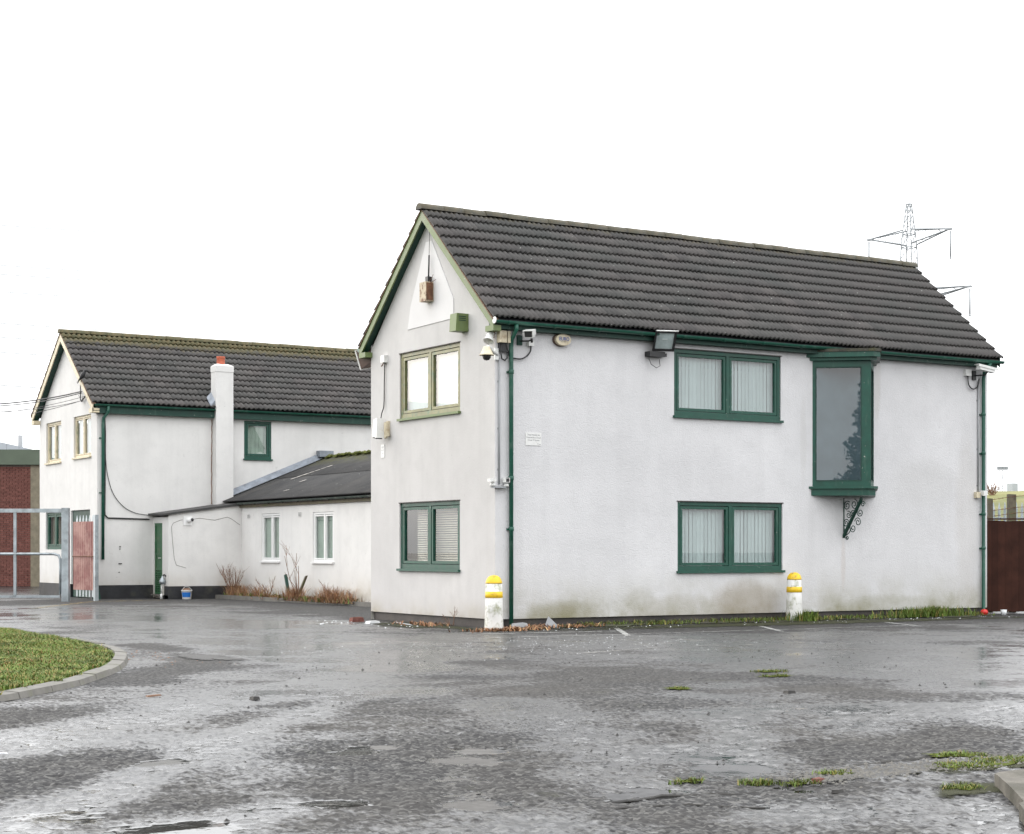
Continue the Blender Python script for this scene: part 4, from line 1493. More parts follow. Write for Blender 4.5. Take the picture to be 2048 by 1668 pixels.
# right end: long camera, box, cable, sensor
t = thing('tube_camera', LONG((11.46, 0, 4.95)), 'long white tube camera at the far end under the gutter', 'security camera')
mb = MB(LONG)
mb.box(11.43, 11.53, .002, .035, 4.83, 5.02)
mb.build('wall_plate', 'black', t)
K = Fr(LONG((11.50, .30, 5.045)), Vector((.985, -.10, -.15)).normalized(), Vector((-.1, -.995, 0)), Vector((.15, 0, .985)))
mb = MB(K)
mb.box(-.17, .22, -.06, .06, -.055, .035)
mb.build('body', 'camwhite', t)
mb = MB(K)
mb.box(-.22, .30, -.075, .075, .038, .05)
mb.box(-.22, .30, .065, .075, .0, .038)
mb.build('sun_shield', 'camwhite', t)
mb = MB(LONG)
mb.tube([(11.50, .03, 4.92), (11.58, .22, 4.92), (11.58, .30, 4.98)], .016, 6)
mb.build('arm', 'black', t)
t = thing('junction_box', LONG((11.27, 0, 4.9)), 'beige junction box left of the far tube camera', 'junction box')
mb = MB(LONG)
mb.box(11.20, 11.35, .002, .08, 4.90, 5.03)
mb.build('box', 'camwhite', t)
cable('camera_cable', LONG, [(11.28, .04, 4.90), (11.30, .05, 4.72), (11.42, .05, 4.64), (11.55, .05, 4.70), (11.60, .05, 4.86)], .013, 'cable', 'black cable loop under the far tube camera')
mb = MB(LONG)
mb.tube([(11.60, .025, 4.80), (11.60, .025, 2.52)], .015, 6)
for z in (4.4, 3.4, 2.65):
    mb.box(11.575, 11.625, .002, .012, z, z + .03)
tag(mb.build('conduit', 'grey', loc=LONG((11.6, 0, 2.5))), 'grey conduit beside the far downpipe', 'conduit')
t = thing('motion_sensor', LONG((11.6, 0, 2.42)), 'beige motion sensor box beside the far downpipe', 'motion sensor')
mb = MB(LONG)
mb.box(11.50, 11.61, .002, .08, 2.41, 2.53)
mb.build('base', 'cream', t)
mb = MB(LONG)
mb.hexa([(11.63, .05, 2.47), (11.74, .05, 2.49), (11.74, .15, 2.47), (11.63, .15, 2.45), (11.63, .05, 2.56), (11.74, .05, 2.57), (11.74, .15, 2.56), (11.63, .15, 2.55)])
mb.build('sensor_head', 'camwhite', t)

# ------------------------------------------------------------------ rear white house
LE, LR, LRV = 5.36, 7.58, 23.75
REND = 2 * LRV - (LV - .22)
rear = thing('white_house', (0, LV, 0), 'rear white house with mossy ridge and chimney, at the left', 'house')
LW1, LW2, LW3 = (.66, 2.12, 3.90, 5.10), (3.29, 4.84, 3.94, 5.12), (.61, 2.25, 1.36, 2.45)
LD = (3.05, 4.75, .0, 2.47)
SW = (4.32, 5.17, 3.96, 5.06)
mb = MB(LF)
wall_cells(mb, 0, 12, .375, 5.30, [SW])
mb.quad((0, 0, .375), (12, 0, .375), (12, -.05, .375), (0, -.05, .375))
mb.build('wall', 'old', rear)['label'] = 'front wall facing the yard'
mb = MB(LG)
wall_cells(mb, 0, 5.36, .375, 5.20, [LW1, LW2, LW3, (3.05, 4.75, .375, 2.47)])
mb.poly([(0, 0, 5.20), (5.36, 0, 5.20), (2.68, 0, 7.46)])
mb.build('wall', 'old', rear)['label'] = 'gable end wall'
mb = MB()
mb.quad((0, 26.43, 0), (12, 26.43, 0), (12, 26.43, 5.2), (0, 26.43, 5.2))
mb.quad((12, LV, 0), (12, 26.43, 0), (12, 26.43, 5.2), (12, LV, 5.2))
mb.poly([(12, LV, 5.2), (12, 26.43, 5.2), (12, LRV, 7.46)])
mb.build('wall', 'old', rear)['label'] = 'hidden rear walls'
mb = MB()
mb.box(-.012, 11.9, LV - .012, 22.0 - .33, -.1, .373)
mb.box(-.012, 11.9, 23.40, 26.44, -.1, .373)
mb.build('plinth', 'plinth', rear)
rb = MB()
for s_ in (0, 1):
    e = LV - .18 if s_ == 0 else REND - .04
    rb.hexa([(-.16, e, LE - .05), (12.1, e, LE - .05), (12.1, LRV + s_ * .001, LR - .05), (-.16, LRV + s_ * .001, LR - .05),
             (-.16, e, LE - .02), (12.1, e, LE - .02), (12.1, LRV + s_ * .001, LR - .02), (-.16, LRV + s_ * .001, LR - .02)])
rroof = rb.build('roof', 'plinth', rear)
tiled_roof(rroof, -.21, 12.1, LV - .22, LE, LRV, LR, 12, 41, 2, .042, 'tile_moss', 300)
tiled_roof(rroof, -.21, 12.1, REND, LE, LRV, LR, 12, 41, 2, .042, 'tile_moss', 0)
ridge(rroof, -.25, 12.1, LRV, LR + .02, .12, 'tile_moss')
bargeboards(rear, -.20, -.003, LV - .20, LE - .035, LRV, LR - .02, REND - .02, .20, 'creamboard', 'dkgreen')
for v0, v1 in ((LV - .20, LV + .10), (26.36, REND - .02)):
    m = MB()
    m.box(-.203, -.003, v0, v1, LE - .26, LE - .14)
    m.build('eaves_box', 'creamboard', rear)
mb = MB(LF)
mb.box(-.1, 3.35, .002, .17, 5.09, 5.30)
mb.box(3.89, 12, .002, .17, 5.09, 5.30)
mb.build('fascia', 'dkgreen', rear)
gutter(rear, LF, -.14, 3.34, .225, 5.33, 'pvc_green')
gutter(rear, LF, 3.90, 12, .225, 5.33, 'pvc_green')
mb = MB(LF)
mb.tube([(.24, .225, 5.28), (.24, .20, 5.12), (.15, .08, 4.96), (.14, .07, 4.8), (.14, .07, 1.08)], .042, 10)
for z in (4.4, 2.9):
    mb.box(.05, .23, .002, .03, z, z + .03)
mb.build('downpipe', 'pvc_green', rear)
CH = .27
mb = MB(LF)
mb.box(3.36, 3.88, -.12, CH, .0, 6.40)
mb.box(3.35, 3.89, -.13, CH + .012, 6.40, 6.57)
mb.hexa([(3.35, -.13, 6.57), (3.89, -.13, 6.57), (3.89, CH + .012, 6.57), (3.35, CH + .012, 6.57), (3.46, -.07, 6.64), (3.78, -.07, 6.64), (3.78, .10, 6.64), (3.46, .10, 6.64)])
ch = mb.build('chimney', 'old', rear)
mb = MB(LF)
mb.lathe((3.60, .02, 6.60), [(.125, 0), (.13, .02), (.115, .05), (.115, .20), (.125, .215), (.125, .25), (.10, .25), (.095, .05)], 16)
mb.build('chimney_pot', 'terra', ch)
mb = MB(LF)
mb.hexa([(3.22, .20, 5.38), (3.355, .20, 5.38), (3.355, -.10, 5.64), (3.22, -.10, 5.64), (3.22, .20, 5.43), (3.355, .20, 5.58), (3.355, -.10, 5.84), (3.22, -.10, 5.69)])
mb.hexa([(3.885, .20, 5.38), (3.96, .20, 5.38), (3.96, -.10, 5.64), (3.885, -.10, 5.64), (3.885, .20, 5.48), (3.96, .20, 5.43), (3.96, -.10, 5.69), (3.885, -.10, 5.80)])
mb.build('flashing', 'lead', ch)
mb = MB(LF)
P = [(3.33 + R.uniform(-.012, .012), .005, 5.05 - .12 * k) for k in range(21)]
mb.tube(P, .012, 4)
mb.build('crack', 'rust', rear)
window(rear, LG, *LW1, mat='creamboard', sillmat='creamboard', blind='vertical', inset=.05, fw=.06, mull=.07, sash=.03, bottom=.07, label='left upper gable window')  # slats added behind the glass to make the panes brighter
window(rear, LG, *LW2, mat='creamboard', sillmat='creamboard', blind='vertical', inset=.05, fw=.06, mull=.07, sash=.03, bottom=.07, label='right upper gable window')  # same added slats, there to brighten the panes
window(rear, LG, *LW3, blind='venetian', inset=.05, sill=False, label='ground floor gable window behind the gate')
window(rear, LF, *SW, lights=(1.0,), blind='curtain', inset=.02, label='single green window on the yard wall')
mb = MB(LG)
mb.box(3.055, 4.745, -.12, -.05, .02, 2.46)
mb.build('door', 'dkgreen', rear)
mb = MB(LF)
for (x, z, s_) in ((.62, 1.42, .025), (.62, 1.36, .02), (.60, .95, .03), (.66, .96, .02), (.60, .72, .02)):
    mb.box(x, x + s_ * 2, .001, .012, z, z + s_)
mb.build('pipe_stub', 'black', rear)

t = thing('wall_cable', LF((.15, 0, 2.2)), 'thick black cable down the rear house corner and along to the lean-to', 'cable')
mb = MB(LF)
mb.tube([(.17, .10, 5.08), (.20, .03, 4.95), (.22, .025, 4.6), (.215, .025, 3.68), (.205, .025, 2.44), (.215, .025, 2.30), (.30, .025, 2.225), (1.48, .025, 2.20)], .020, 6)
mb.build('sheath', 'cable', t)
cable('wall_cable', LF, [(.15, .1, 5.12), (.19, .03, 4.7), (.225, .02, 4.1), (.27, .02, 3.5), (.43, .02, 2.93), (.72, .02, 2.56), (1.08, .02, 2.37), (1.50, .03, 2.31)], .009, 'cable', 'thin black cable drooping across the rear house wall to the lean-to')

# crow on the verge
t_o = MB()
c = Vector((-.21, 21.83, 6.10))
ax = Vector((.35, -.25, .80)).normalized()
t_o.lathe(c, [(0, -.06), (.035, -.03), (.06, .04), (.065, .11), (.05, .18), (.035, .215), (.036, .25), (.028, .275), (0, .29)], 10, ax)
t_o.tube([tuple(c + ax * .245), tuple(c + ax * .245 + Vector((.10, -.03, .01)))], .012, 5, r1=.002)
t_o.hexa([tuple(c + Vector(p)) for p in [(-.02, -.02, .02), (.02, .02, .02), (-.07, .06, -.14), (-.11, .02, -.14), (-.03, -.03, .05), (.01, .01, .05), (-.06, .07, -.12), (-.10, .03, -.12)]])
t_o.tube([tuple(c), (-.20, 21.84, 5.99)], .008, 4)
tag(t_o.build('crow', 'crow', loc=tuple(c)), 'black crow perched on the gable verge of the rear house', 'bird')

# service cables from the left to the bracket on the gable
t = thing('cable_bracket', (0, 22.35, 5.7), 'dark iron cable bracket on the rear house gable', 'bracket')
mb = MB()
mb.tube([(-.05, 22.38, 5.98), (-.05, 22.38, 5.55), (-.06, 22.25, 5.50)], .015, 5)
mb.tube([(-.06, 22.25, 5.50), (-.05, 21.95, 5.62)], .02, 5)
mb.tube([(0, 22.38, 5.75), (-.06, 22.38, 5.75)], .015, 5)
mb.tube([(-.05, 22.55, 5.70), (-.06, 22.4, 5.62), (-.04, 22.3, 5.53), (-.05, 22.15, 5.60)], .007, 4)
mb.build('hook', 'black', t)
ends = [((-.05, 22.25, 5.78), 4.50, .017), ((-.05, 22.4, 5.74), 4.36, .013), ((-.05, 22.25, 5.52), 4.27, .008), ((-.06, 22.0, 5.62), 4.17, .007), ((-.06, 22.25, 5.52), 3.95, .008)]
how = ['topmost thick black', 'second black', 'middle thin', 'fourth thin', 'lowest sagging']
for (e, z, r), h in zip(ends, how):
    far = Vector((-8.5, 9.5 + 3 * R.random(), z + .02))
    e = Vector(e)
    pts = [e + (far - e) * (k / 14) - Vector((0, 0, .30 * 4 * (k / 14) * (1 - k / 14))) for k in range(15)]
    m = MB()
    m.tube(pts, r, 5)
    tag(m.build('overhead_cable', 'cable', loc=tuple(e)), h + ' overhead cable running left from the gable bracket', 'cable', 'service cables to the rear house')

# ------------------------------------------------------------------ low link building with lean-to
ext = thing('low_outbuilding', (EXU, 12, 0), 'single storey white outbuilding with corrugated roof between the two houses', 'outbuilding')
def exv(v):
    return LV - v
XA = (LV - 18.46, LV - 17.25, 1.035, 2.33)
XB = (LV - 15.20, LV - 13.98, 1.03, 2.31)
mb = MB(EF)
wall_cells(mb, LV - EEV + .0, 16.2, -.02, 2.56, [XA, XB])
mb.build('wall', 'old', ext)['label'] = 'wall with two white windows'
mb = MB(EE)
mb.poly([(EDU, 0, .35), (EXU, 0, .35), (EXU, 0, 2.60), (EDU, 0, 2.31)])
mb.fr = ED
wall_cells(mb, 0, LV - EEV, .02, 2.25, [(.12, .73, .10, 2.09)], .09)
mb.build('wall', 'old', ext)['label'] = 'lean-to walls beside the green door'
mb = MB()
mb.box(EDU - .012, EXU, EEV - .012, EEV + .3, -.1, .352)
mb.box(EDU - .012, EDU + .2, EEV, EEV + .40, -.1, .10)
mb.build('plinth', 'plinth', ext)
mb = MB()
mb.quad((6.95 + 3.3, 4.7, 0), (6.95 + 3.3, LV, 0), (6.95 + 3.3, LV, 2.6), (6.95 + 3.3, 4.7, 2.6))
mb.build('wall', 'old', ext)['label'] = 'hidden far wall'
# corrugated sheets
EU, EZX, RU, RZX = 3.56, 2.70, 6.95, 4.06
ds = Vector((RU - EU, 0, RZX - EZX))
SL = ds.length
ds.normalize()
ns = Vector((-ds.z, 0, ds.x))
xr = MB()
xr.hexa([(EU + .1, 4.7, EZX - .06), (RU, 4.7, RZX - .07), (RU, LV, RZX - .07), (EU + .1, LV, EZX - .06), (EU + .1, 4.7, EZX - .04), (RU, 4.7, RZX - .05), (RU, LV, RZX - .05), (EU + .1, LV, EZX - .04)])
xr.hexa([(RU + .001, 4.7, RZX - .07), (RU + 3.4, 4.7, EZX - .06), (RU + 3.4, LV, EZX - .06), (RU + .001, LV, RZX - .07), (RU + .001, 4.7, RZX - .05), (RU + 3.4, 4.7, EZX - .03), (RU + 3.4, LV, EZX - .03), (RU + .001, LV, RZX - .05)])
xroof = xr.build('roof', 'asbestos', ext)
pit, nw = .0825, 12
def sheet(Ls):
    v, f = [], []
    k = nw * 6
    for i in range(k + 1):
        y = -pit * nw * i / k
        h = .016 * math.sin(2 * math.pi * i / 6)
        v += [(0, y, h + .02), (Ls, y, h + .012), (0, y, h + .011)]
    for i in range(k):
        a, b = 3 * i, 3 * i + 3
        f += [(a, a + 1, b + 1, b), (a, b, b + 2, a + 2)]
    me = bpy.data.meshes.new('roof_sheet')
    me.from_pydata(v, [], f)
    me.polygons.foreach_set('use_smooth', [True, False] * k)
    me.materials.append(M['asbestos'])
    me.update()
    return me
lens = (SL * .53 + .08, SL * .50)
ang = math.atan2(ds.z, ds.x)
for ci, (off, Ls) in enumerate(((0.0, lens[0]), (SL * .5, lens[1]))):
    me = sheet(Ls)
    v = LV - .02
    while v > 5.5:
        p = Vector((EU, v, EZX)) + ds * off + ns * (.012 * ci)
        place('roof_sheet', me, xroof, p, (0, -ang + rad(R.uniform(-.15, .15)), 0))
        v -= pit * nw - .004
mb = MB()
for k in range(18):
    y1, y0 = LV - .03 - k * .9, LV - .03 - (k + 1) * .9 + .01
    n = 6
    for i in range(n):
        a0, a1 = math.pi * i / n, math.pi * (i + 1) / n
        mb.quad((RU - .11 * math.cos(a0), y0, RZX - .01 + .09 * math.sin(a0)), (RU - .11 * math.cos(a1), y0, RZX - .01 + .09 * math.sin(a1)),
                (RU - .11 * math.cos(a1), y1, RZX - .01 + .09 * math.sin(a1)), (RU - .11 * math.cos(a0), y1, RZX - .01 + .09 * math.sin(a0)))
mb.build('ridge_capping', 'moss', xroof)
# moss cushions along the ridge
mp = []
mb = MB()
for k in range(70):
    y = R.uniform(17.2, LV - .4)
    mb.lathe((RU - R.uniform(.05, .22), y, RZX + .03 - R.uniform(0, .06)), [(R.uniform(.05, .10), 0), (.045, R.uniform(.03, .06)), (0, .07)], 6)
o = mb.build('moss_cushions', 'moss', xroof)
o['kind'] = 'stuff'
# lead flashing up the rear house wall
mb = MB()
a = Vector((3.52, LV - .006, 2.74)); b = Vector((6.75, LV - .006, 4.04))
mb.hexa([tuple(a), tuple(b), tuple(b + Vector((0, -.16, .005))), tuple(a + Vector((0, -.16, .005))),
         tuple(a + Vector((0, 0, .17))), tuple(b + Vector((0, 0, .17))), tuple(b + Vector((0, -.02, .17))), tuple(a + Vector((0, -.02, .17)))])
mb.box(6.60, 7.05, LV - .24, LV - .004, 4.08, 4.26)
mb.build('lead_flashing', 'lead', xroof)
mb = MB()
for (u0, v0, u1, v1, w) in ((5.0, 19.35, 6.0, 18.7, .07), (4.0, 17.6, 4.12, 17.5, .05), (4.7, 18.1, 4.85, 18.0, .06)):
    n_ = 7
    for k in range(n_):
        f0, f1 = k / n_, (k + 1) / n_ - .02
        zz = lambda u: EZX + (u - EU) * (RZX - EZX) / (RU - EU) + .055
        ua, ub = u0 + (u1 - u0) * f0, u0 + (u1 - u0) * f1
        va, vb = v0 + (v1 - v0) * f0, v0 + (v1 - v0) * f1
        ww = w * R.uniform(.5, 1.2)
        mb.quad((ua, va - ww, zz(ua)), (ub, vb - ww, zz(ub)), (ub, vb + ww, zz(ub)), (ua, va + ww, zz(ua)))
mb.build('bare_patch', 'asbestos_streak', xroof, recalc=False)
# lean-to roof
mb = MB()
mb.hexa([(EDU - .14, EEV - .07, 2.285), (EXU + .02, EEV - .07, 2.60), (EXU + .02, LV, 2.62), (EDU - .14, LV, 2.305),
         (EDU - .14, EEV - .07, 2.34), (EXU + .02, EEV - .07, 2.665), (EXU + .02, LV, 2.69), (EDU - .14, LV, 2.36)])
mb.build('lean_to_roof', 'asbestos', xroof)
gutter(ext, EF, LV - EEV + .02, 16, .13, 2.655, 'oldgutter', .05)
mb = MB(EF)
mb.box(LV - EEV + .0, 16, .002, .06, 2.52, 2.60)
mb.build('fascia', 'post', ext)
for X in (XA, XB):
    window(ext, EF, *X, mat='white', lights=(.56, .44), blind='curtain', fw=.055, mull=.05, sash=.035, inset=.02, bottom=.055, sillmat='white', label='white plastic window near the %s' % ('lean-to' if X is XA else 'main house'))
mb = MB(EE)
mb.box(2.02, 2.27, .002, .02, 2.02, 2.27)
mb.build('flue_plate', 'white', ext)
mb = MB(EE)
mb.tube([(2.15, .02, 2.15), (2.19, .10, 2.16), (2.21, .16, 2.17)], .055, 12, cap=False)
mb.lathe((2.21, .155, 2.17), [(.0, 0), (.05, .001)], 12, (0, 1, 0))
mb.build('flue', ['white'], ext)
mb = MB(EE)
mb.lathe((2.217, .168, 2.172), [(.0, 0), (.044, .001), (.044, .004), (0, .005)], 12, (.1, .95, .1))
mb.build('flue_mouth', 'black', ext)
for v, z in ((19.33, 2.27), (15.98, 2.27)):
    mb = MB(EF)
    x = LV - v
    mb.box(x - .10, x + .10, .002, .012, z - .06, z + .06)
    a_ = mb.build('air_vent', 'old', ext)
    mb = MB(EF)
    for i in range(3):
        for j in range(3):
            mb.box(x - .07 + i * .055, x - .035 + i * .055, .0125, .015, z - .045 + j * .036, z - .025 + j * .036)
    mb.build('vent_holes', 'black', a_)
mb = MB(EE)
mb.tube([(3.687, .003, 2.04), (3.45, .003, 2.20), (3.31, .003, 2.26), (2.94, .003, 2.17), (2.50, .003, 2.22), (2.28, .003, 2.19)], .006, 4)
mb.tube([(2.0, .003, 2.17), (1.93, .003, 2.16), (1.73, .003, 2.08), (1.68, .003, 1.98), (1.71, .003, 1.57), (1.76, .003, 1.10), (1.82, .003, .93), (2.1, .003, .85)], .006, 4)
mb.build('crack', 'crack', ext)
# door with louvres
mb = MB(ED)
mb.box(.125, .175, -.06, -.005, .12, 2.085)
mb.box(.675, .725, -.06, -.005, .12, 2.085)
mb.box(.175, .675, -.06, -.005, 2.03, 2.085)
for z in (.13, .78, 1.20, 1.58):
    mb.box(.175, .675, -.06, -.012, z, z + .06)
mb.box(.175, .675, -.06, -.03, .84, 2.03)
mb.box(.175, .675, -.09, -.07, .12, .84)
dr = mb.build('door', 'door', ext)
for k in range(9):
    m = MB(ED)
    z = .22 + k * .062
    m.hexa([(.176, -.05, z + .035), (.674, -.05, z + .035), (.674, -.008, z), (.176, -.008, z), (.176, -.05, z + .045), (.674, -.05, z + .045), (.674, -.008, z + .01), (.176, -.008, z + .01)])
    m.build('louvre_slat', 'door', dr)
mb = MB(ED)
mb.tube([(.63, .0, 1.12), (.63, .04, 1.12), (.54, .04, 1.12)], .012, 6)
mb.build('handle', 'camwhite', dr)
mb = MB(ED)
mb.box(.10, .76, -.02, .10, .08, .115)
mb.build('door_step', 'concrete', dr)

# planting bed with its kerb in front of the outbuilding
mb = MB()
mb.poly([(3.02, 19.85, .07), (3.42, 11.4, .07), (3.5, 5.0, .07), (3.73, 5.0, .07), (3.73, 19.85, .07)])
bed = tag(mb.build('planting_bed', 'soil', recalc=False), kind='structure')
for k in range(15):
    v0, v1 = 19.84 - k * .98, 19.84 - (k + 1) * .98 + .012
    if v1 < 5:
        break
    u_ = lambda v: 3.02 + (19.85 - v) * .047
    m = MB()
    m.hexa([(u_(v0) - .09, v0, -.02), (u_(v1) - .09, v1, -.02), (u_(v1) + .03, v1, -.02), (u_(v0) + .03, v0, -.02),
            (u_(v0) - .08, v0, .105), (u_(v1) - .08, v1, .105), (u_(v1) + .03, v1, .105), (u_(v0) + .03, v0, .105)])
    m.build('kerb_stone', 'concrete', bed)
# dry grass in the bed, in clumps
def clump(v, k, sx, sy):
    return [(min(3.70, max(2.92, 3.32 + R.gauss(0, sx))), v + R.gauss(0, sy), .06) for _ in range(int(60 * k))]
pt = []
for _ in range(34):
    pt += clump(R.uniform(11.8, 19.7), R.uniform(.2, .7), .14, .22)
blades('low_dry_grass', pt, .13, ['straw', 'twig', 'straw2'], [.5, .35, .15], .006, 2.0, per=2)
pt = []
for v, k in ((13.0, 1.6), (13.5, 2.2), (15.3, 1.9), (15.7, 1.0), (17.7, 1.3), (18.9, 1.1), (19.4, 1.3), (12.3, .7)):
    pt += clump(v, k, .10, .17)
blades('dry_grass', pt, .36, ['straw', 'straw2', 'twig'], [.5, .25, .25], .0055, 1.1, per=3)
blades('weed_leaves', [(R.uniform(3.1, 3.6), R.uniform(12, 19.6), .06) for _ in range(260)], .14, ['grass', 'moss'], [.5, .5], .016, 1.4, per=2)

def twigs(mb, p, d, L, r, depth):
    d = d.normalized()
    pts = [p]
    q = p.copy()
    for k in range(4):
        d = (d + Vector((R.uniform(-.14, .14), R.uniform(-.14, .14), R.uniform(-.05, .12)))).normalized()
        q = q + d * (L / 4)
        pts.append(q.copy())
    mb.tube([tuple(x) for x in pts], r, 4, r1=r * .5)
    if depth:
        for k in range(R.randint(2, 3)):
            s_ = pts[R.randint(1, 3)]
            dd = d + Vector((R.uniform(-.8, .8), R.uniform(-.8, .8), R.uniform(-.1, .4)))
            twigs(mb, s_, dd, L * R.uniform(.4, .65), r * .6, depth - 1)
def shrub(name, base, n, h, spread, label, group='dead shrubs in the planting bed', mat='twig', r=.010):
    mb = MB()
    for _ in range(n):
        d = Vector((R.uniform(-spread, spread) - .1, R.uniform(-spread, spread), 1))
        twigs(mb, Vector(base) + Vector((R.uniform(-.06, .06), R.uniform(-.1, .1), -.02)), d, h * R.uniform(.6, 1), r, 2)
    return tag(mb.build(name, mat, loc=base, recalc=False), label, 'shrub', group)
shrub('dead_shrub', (3.35, 19.45, .07), 12, .95, .6, 'bare brown shrub in the corner beside the lean-to wall')
shrub('dead_shrub', (3.45, 17.35, .07), 5, .55, .6, 'small bare shrub beneath the window nearer the lean-to')
shrub('dead_shrub', (3.40, 15.4, .07), 3, 1.30, .10, 'tall thin dead stem behind the slanting stakes', r=.012)
shrub('dead_shrub', (3.45, 13.6, .07), 5, .60, .7, 'low bare shrub nearest the main house')
mb = MB()
mb.hexa([(3.40, 15.99, .05), (3.46, 15.99, .05), (3.46, 15.92, .05), (3.40, 15.92, .05), (3.47, 16.42, .68), (3.53, 16.42, .68), (3.53, 16.34, .71), (3.47, 16.34, .71)])
tag(mb.build('timber_stake', 'dkgreen', loc=(3.43, 15.95, .05)), 'green timber stake leaning left in the planting bed', 'stake', 'leaning stakes')
mb = MB()
mb.hexa([(3.33, 15.42, .05), (3.39, 15.42, .05), (3.39, 15.35, .05), (3.33, 15.35, .05), (3.44, 15.08, .66), (3.50, 15.08, .66), (3.50, 15.0, .69), (3.44, 15.0, .69)])
tag(mb.build('timber_stake', 'post', loc=(3.36, 15.4, .05)), 'brown timber stake leaning right in the planting bed', 'stake', 'leaning stakes')

# ------------------------------------------------------------------ yard things
# bollards
t = thing('bollard', (-.42, -.66, 0), 'white bollard with yellow cap and band at the near house corner', 'bollard', 'yellow-capped bollards by the long wall')
o = Vector((-.42, -.66, 0))
mb = MB()
mb.lathe(o, [(.165, 0), (.158, .05), (.148, .3), (.138, .78)], 24)
mb.build('post', 'bollard', t)
mb = MB()
mb.lathe(o, [(.139, .782), (.137, .80), (.128, .84), (.10, .885), (.06, .912), (0, .922)], 24)
mb.build('cap', 'yellow', t)
mb = MB()
mb.lathe(o, [(.1445, .545), (.1475, .546), (.1455, .648), (.1425, .649)], 24)
mb.build('band', 'yellow', t)
b2 = copy_tree(t, (6.36, -.36, 0))
b2['label'] = 'white bollard with scuffed yellow cap below the lower long-wall window'

# gate
t = thing('metal_gate', (-1.44, 19.25, 0), 'galvanised steel gate with thick round post at the far left', 'gate')
gd = Vector((-.8506, .5259, 0)).normalized()
gf = Fr((-1.44, 19.25, 0), gd, Vector((-.5259, -.8506, 0)))
mb = MB(gf)
mb.box(-.09, .09, -.09, .09, 0, 2.44)
mb.build('gate_post', 'galv', t)
mb = MB(gf)
mb.box(.10, 5.2, -.045, .045, 2.32, 2.42)
mb.build('top_rail', 'galv', t)
mb = MB(gf)
mb.tube([(5.2, 0, 1.24), (.30, 0, 1.24), (.18, 0, 1.20), (.145, 0, 1.10), (.14, 0, .9), (.14, 0, .18)], .035, 8)
mb.build('mid_rail', 'galv', t)
for x in (1.32, 2.9, 4.5):
    mb = MB(gf)
    mb.box(x - .035, x + .035, -.03, .03, .12, 2.319)
    mb.build('upright', 'galv', t)
mb = MB(gf)
mb.box(.145, 5.2, -.03, .03, .10, .16)
mb.build('bottom_rail', 'galv', t)

# pink sheeted palisade gate
t = thing('palisade_gate', (-.75, 19.9, 0), 'narrow palisade gate wired over with faded pink corrugated sheets', 'gate')
pf = Fr((-.62, 19.30, 0), Vector((-.16, 1.10, 0)).normalized() * 1.0, Vector((-1, -.12, 0)).normalized())
mb = MB(pf)
mb.box(-.06, .04, -.05, .05, 0, 2.27)
mb.build('gate_post', 'galv', t)
for k in range(6):
    x = .16 + k * .185
    mb = MB(pf)
    mb.prism([(x - .04, 0, .10), (x + .04, 0, .10), (x + .04, 0, 2.15), (x, 0, 2.27), (x - .04, 0, 2.15)], (0, .012, 0))
    mb.build('pale', 'galv', t)
for z in (.35, 1.95):
    mb = MB(pf)
    mb.box(.06, 1.22, -.04, -.002, z, z + .05)
    mb.build('rail', 'galv', t)
def csheet(mb, x0, x1, z0, z1, y, n=9, amp=.018):
    k = n * 4
    for i in range(k):
        a, b = x0 + (x1 - x0) * i / k, x0 + (x1 - x0) * (i + 1) / k
        ya, yb = y + amp * max(-.6, min(.6, math.sin(i * math.pi / 2 + .4))), y + amp * max(-.6, min(.6, math.sin((i + 1) * math.pi / 2 + .4)))
        mb.hexa([(a, ya, z0), (b, yb, z0), (b, yb + .003, z0), (a, ya + .003, z0), (a, ya, z1), (b, yb, z1), (b, yb + .003, z1), (a, ya + .003, z1)])
mb = MB(pf)
csheet(mb, .06, 1.24, 1.18, 2.10, .035)
mb.build('corrugated_panel', 'pink', t)
mb = MB(pf)
csheet(mb, .07, 1.23, .28, 1.165, .035)
mb.build('corrugated_panel', 'pink', t)
mb = MB(pf)
mb.tube([(.04, .06, 1.172), (1.25, .06, 1.172)], .012, 4)
mb.build('wire', 'rust', t)

mb = MB()
mb.tube([(-.17, 20.9, .35), (-.16, 20.93, 1.5)], .022, 6)
tag(mb.build('metal_rod', 'black', loc=(-.17, 20.9, .35)), 'black rod standing beside the pink gate', 'rod')
t = thing('timber_boards', (-.05, 20.85, 0), 'two green painted boards leaning on the rear house corner', 'boards')
for (a, b) in (((-.20, 20.75, .0), (-.16, 20.98, 1.04)), ((-.06, 20.70, .0), (-.14, 20.98, .95))):
    m = MB()
    a, b = Vector(a), Vector(b)
    w_ = Vector((.035, -.02, 0))
    th = Vector((.012, .02, 0))
    m.hexa([tuple(a - w_), tuple(a + w_), tuple(a + w_ + th), tuple(a - w_ + th), tuple(b - w_), tuple(b + w_), tuple(b + w_ + th), tuple(b - w_ + th)])
    m.build('board', 'dkgreen', t)

t = thing('standpipe', (1.52, 20.18, 0), 'capped white standpipe with valve beside the green louvred door', 'standpipe')
mb = MB()
mb.tube([(1.50, 20.15, 0), (1.50, 20.15, .14)], .035, 8)
mb.tube([(1.50, 20.15, .14), (1.50, 20.15, .40)], .018, 6)
mb.build('pipe', 'camwhite', t)
mb = MB()
mb.lathe((1.52, 20.12, .40), [(.03, 0), (.085, .03), (.09, .09), (.06, .16), (.03, .19), (.02, .24)], 10)
mb.build('valve', 'galv', t)
mb = MB()
mb.tube([(1.53, 20.12, .63), (1.55, 20.08, .67), (1.60, 20.05, .62)], .022, 6)
mb.build('hose_end', 'black', t)
mb = MB()
mb.tube([(1.62, 19.95, .05), (1.63, 19.95, .24)], .022, 6)
mb.build('tap', 'galv', t)

